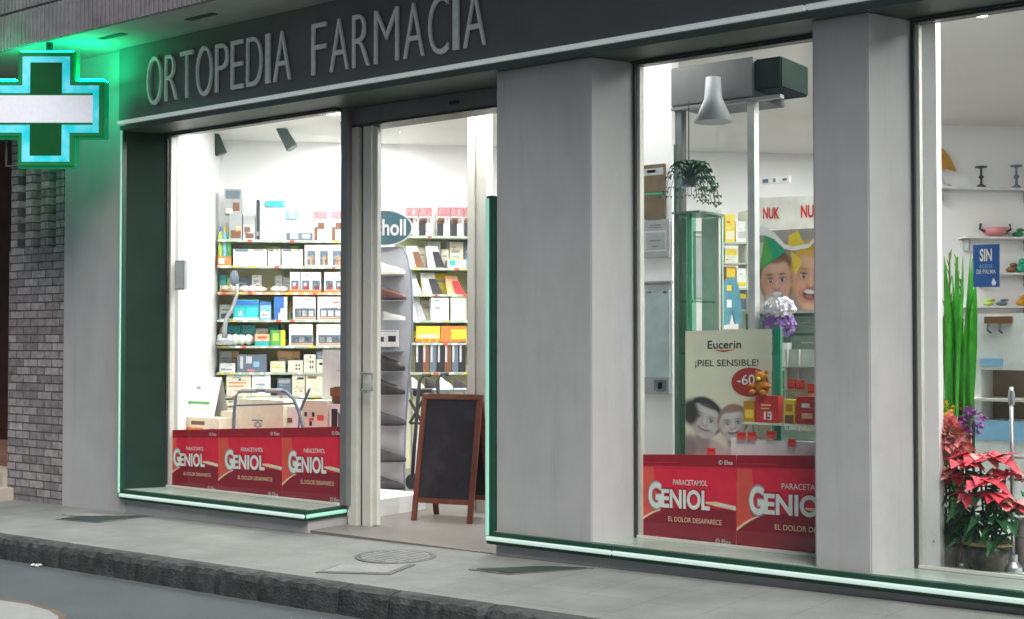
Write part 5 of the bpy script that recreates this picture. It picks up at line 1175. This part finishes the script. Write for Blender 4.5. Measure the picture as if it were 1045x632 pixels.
def pompom(name, px, py, r, m, n, label, off=-.60, pet=.05, squash=1.0, tall=1.0, leafm=LEAFD, cat='flowers'):
    c = FA.hit(px, py, off); e = empty(name, (c.x, -off, .151)); tag(e, label, cat); rnd = random.Random(int(px)); h = c.z - .151; g = MB()
    for i in range(n):
        d = Vector((rnd.gauss(0, 1), rnd.gauss(0, 1) - .5, rnd.gauss(0, 1))).normalized(); k = rnd.uniform(.55, 1)
        b = Vector((d.x * r * k, d.y * r * squash * k, h + d.z * r * tall * k)); t = Vector((rnd.gauss(0, 1), rnd.gauss(0, 1), rnd.gauss(0, 1))).normalized()
        g.leaf(b, (d * .6 + t * .6) * pet, pet * .8, up=t.cross(d), fold=.15, droop=.2)
    g.build('blossom', m, e)
    s_ = MB().tube([(0, 0, .1), (.01, 0, h)], .008, 6)
    for i in range(10): a_ = rnd.uniform(0, 6.28); s_.leaf((0, 0, h * rnd.uniform(.5, .95)), (math.cos(a_) * .1, math.sin(a_) * .1, .03), .05, droop=.3)
    s_.build('stem', leafm, e); MB().lathe([(.05, 0), (.065, .12), (.06, .12)], n=18).build('pot', POTG, e)
pompom('pink_flowers', 968, 447, .112, PINKP, 260, 'large pink ruffled flower head left of the red poinsettia', -.60, .062, .7, 1.1)
pompom('purple_flower', 992, 430, .062, PURP, 130, 'purple flower spike behind the pink flower head', -.60, .035, .8, 1.35)
pompom('yellow_flowers', 964, 418, .06, YELP, 70, 'small yellow flowers at the left edge of the right-hand window', -.68, .03, .7, .6)
pompom('pink_flowers', 981, 414, .045, BRACT2, 50, 'small pale pink flowers above the purple spike', -.76, .03, .7, .6)
def poinsettia():
    c = FA.hit(1008, 588, -.56); e = empty('poinsettia', (c.x, .56, .151)); tag(e, 'red poinsettia in a dark glazed pot at the right-hand window', 'plant'); rnd = random.Random(21)
    zt = FA.sz(1008, 553, -.56)[1] - .151; r = FA.sz(1033, 570, -.56)[0] - c.x
    MB().lathe([(r * .72, 0), (r * .92, zt * .5), (r, zt), (r * .92, zt), (r * .88, zt * .85)], n=28).build('pot', POTD, e, smooth=True); MB().lathe([(r * 1.03, zt - .012), (r * 1.03, zt + .006), (r * .95, zt + .006)], n=28).build('pot_rim', mat('rim_tan', (.34, .22, .10), .5), e)
    g, q, d_ = MB(), MB(), MB(); Z = lambda py: FA.sz(1008, py, -.56)[1] - .151
    for px, py, dy, s_ in ((985, 476, -.05, 1), (1000, 468, .0, 1.15), (1018, 470, -.03, 1.1), (1006, 490, -.12, 1.2), (1026, 484, .02, 1.0), (978, 492, .0, .95), (1018, 505, -.10, 1.0), (990, 507, -.08, .9), (1030, 515, -.04, .8), (968, 486, .03, .8)):
        x = FA.sz(px, py, -.56 - dy)[0] - c.x; b = Vector((x, dy, Z(py)))
        d_.tube([(x * .3, dy * .3, zt - .03), (x * .8, dy * .8, Z(py) * .6 + zt * .4), b], .007, 5)
        for k in range(11):
            a_ = k * 2.4 + rnd.uniform(-.3, .3); L = s_ * rnd.uniform(.09, .15); tgt = q if rnd.random() < .30 else g
            tgt.leaf(b + Vector((0, 0, .01 * (k % 3))), Vector((math.cos(a_) * L, math.sin(a_) * L - .02, rnd.uniform(-.02, .05))), L * .78, droop=rnd.uniform(.1, .45), fold=rnd.uniform(0, .2))
        for k in range(5): d_.ball(b + Vector((rnd.uniform(-.012, .012), rnd.uniform(-.02, .0), .015)), .006, .006, .006, n=6, k=4)
        for k in range(5):
            a_ = rnd.uniform(0, 6.28); L = rnd.uniform(.10, .16); d_.leaf(b + Vector((0, 0, -.08 - .04 * k)), Vector((math.cos(a_) * L, math.sin(a_) * L - .03, -.01)), L * .55, droop=.35)
    for k in range(34):
        a_ = rnd.uniform(0, 6.28); L = rnd.uniform(.10, .18); d_.leaf(Vector((math.cos(a_) * .07, math.sin(a_) * .07, zt + rnd.uniform(.0, .16))), Vector((math.cos(a_) * L, math.sin(a_) * L, rnd.uniform(-.03, .06))), L * .5, droop=.35)
    g.build('red_bracts', BRACT, e); q.build('pink_bracts', BRACT2, e); d_.build('foliage', LEAFD, e)
poinsettia()
def potplant(px, off, wpx, ytop, m, label, foliage, seed):
    c = FA.hit(px, 588, off); e = empty('potted_plant', (c.x, -off, .151)); tag(e, label, 'plant'); r = (FA.sz(px + wpx / 2, 570, off)[0] - FA.sz(px - wpx / 2, 570, off)[0]) / 2; h = FA.sz(px, ytop, off)[1] - .151; rnd = random.Random(seed)
    MB().lathe([(r * .75, 0), (r, h), (r * .9, h), (r * .85, h * .9)], n=24).build('pot', m, e, smooth=True); g = MB()
    for k in range(26):
        a_ = rnd.uniform(0, 6.28); L = rnd.uniform(.10, .2); g.leaf(Vector((math.cos(a_) * r * .4, math.sin(a_) * r * .4, h + rnd.uniform(-.01, .12))), Vector((math.cos(a_) * L, math.sin(a_) * L, rnd.uniform(.0, .12))), L * .45, droop=.3)
    g.build('foliage', foliage, e)
potplant(968, -.66, 22, 547, POTG, 'taupe pot with dark leaves at the left edge of the right-hand window', LEAFD, 5)
potplant(986, -.80, 22, 545, C_GREEN, 'green pot with pale leaves behind the dark glazed pot', mat('leaf_pale', (.20, .28, .20), .5, .3, 10), 6)
potplant(1047, -.70, 26, 530, POTG, 'taupe pot with dark leaves right of the chrome pole', LEAFD, 9)
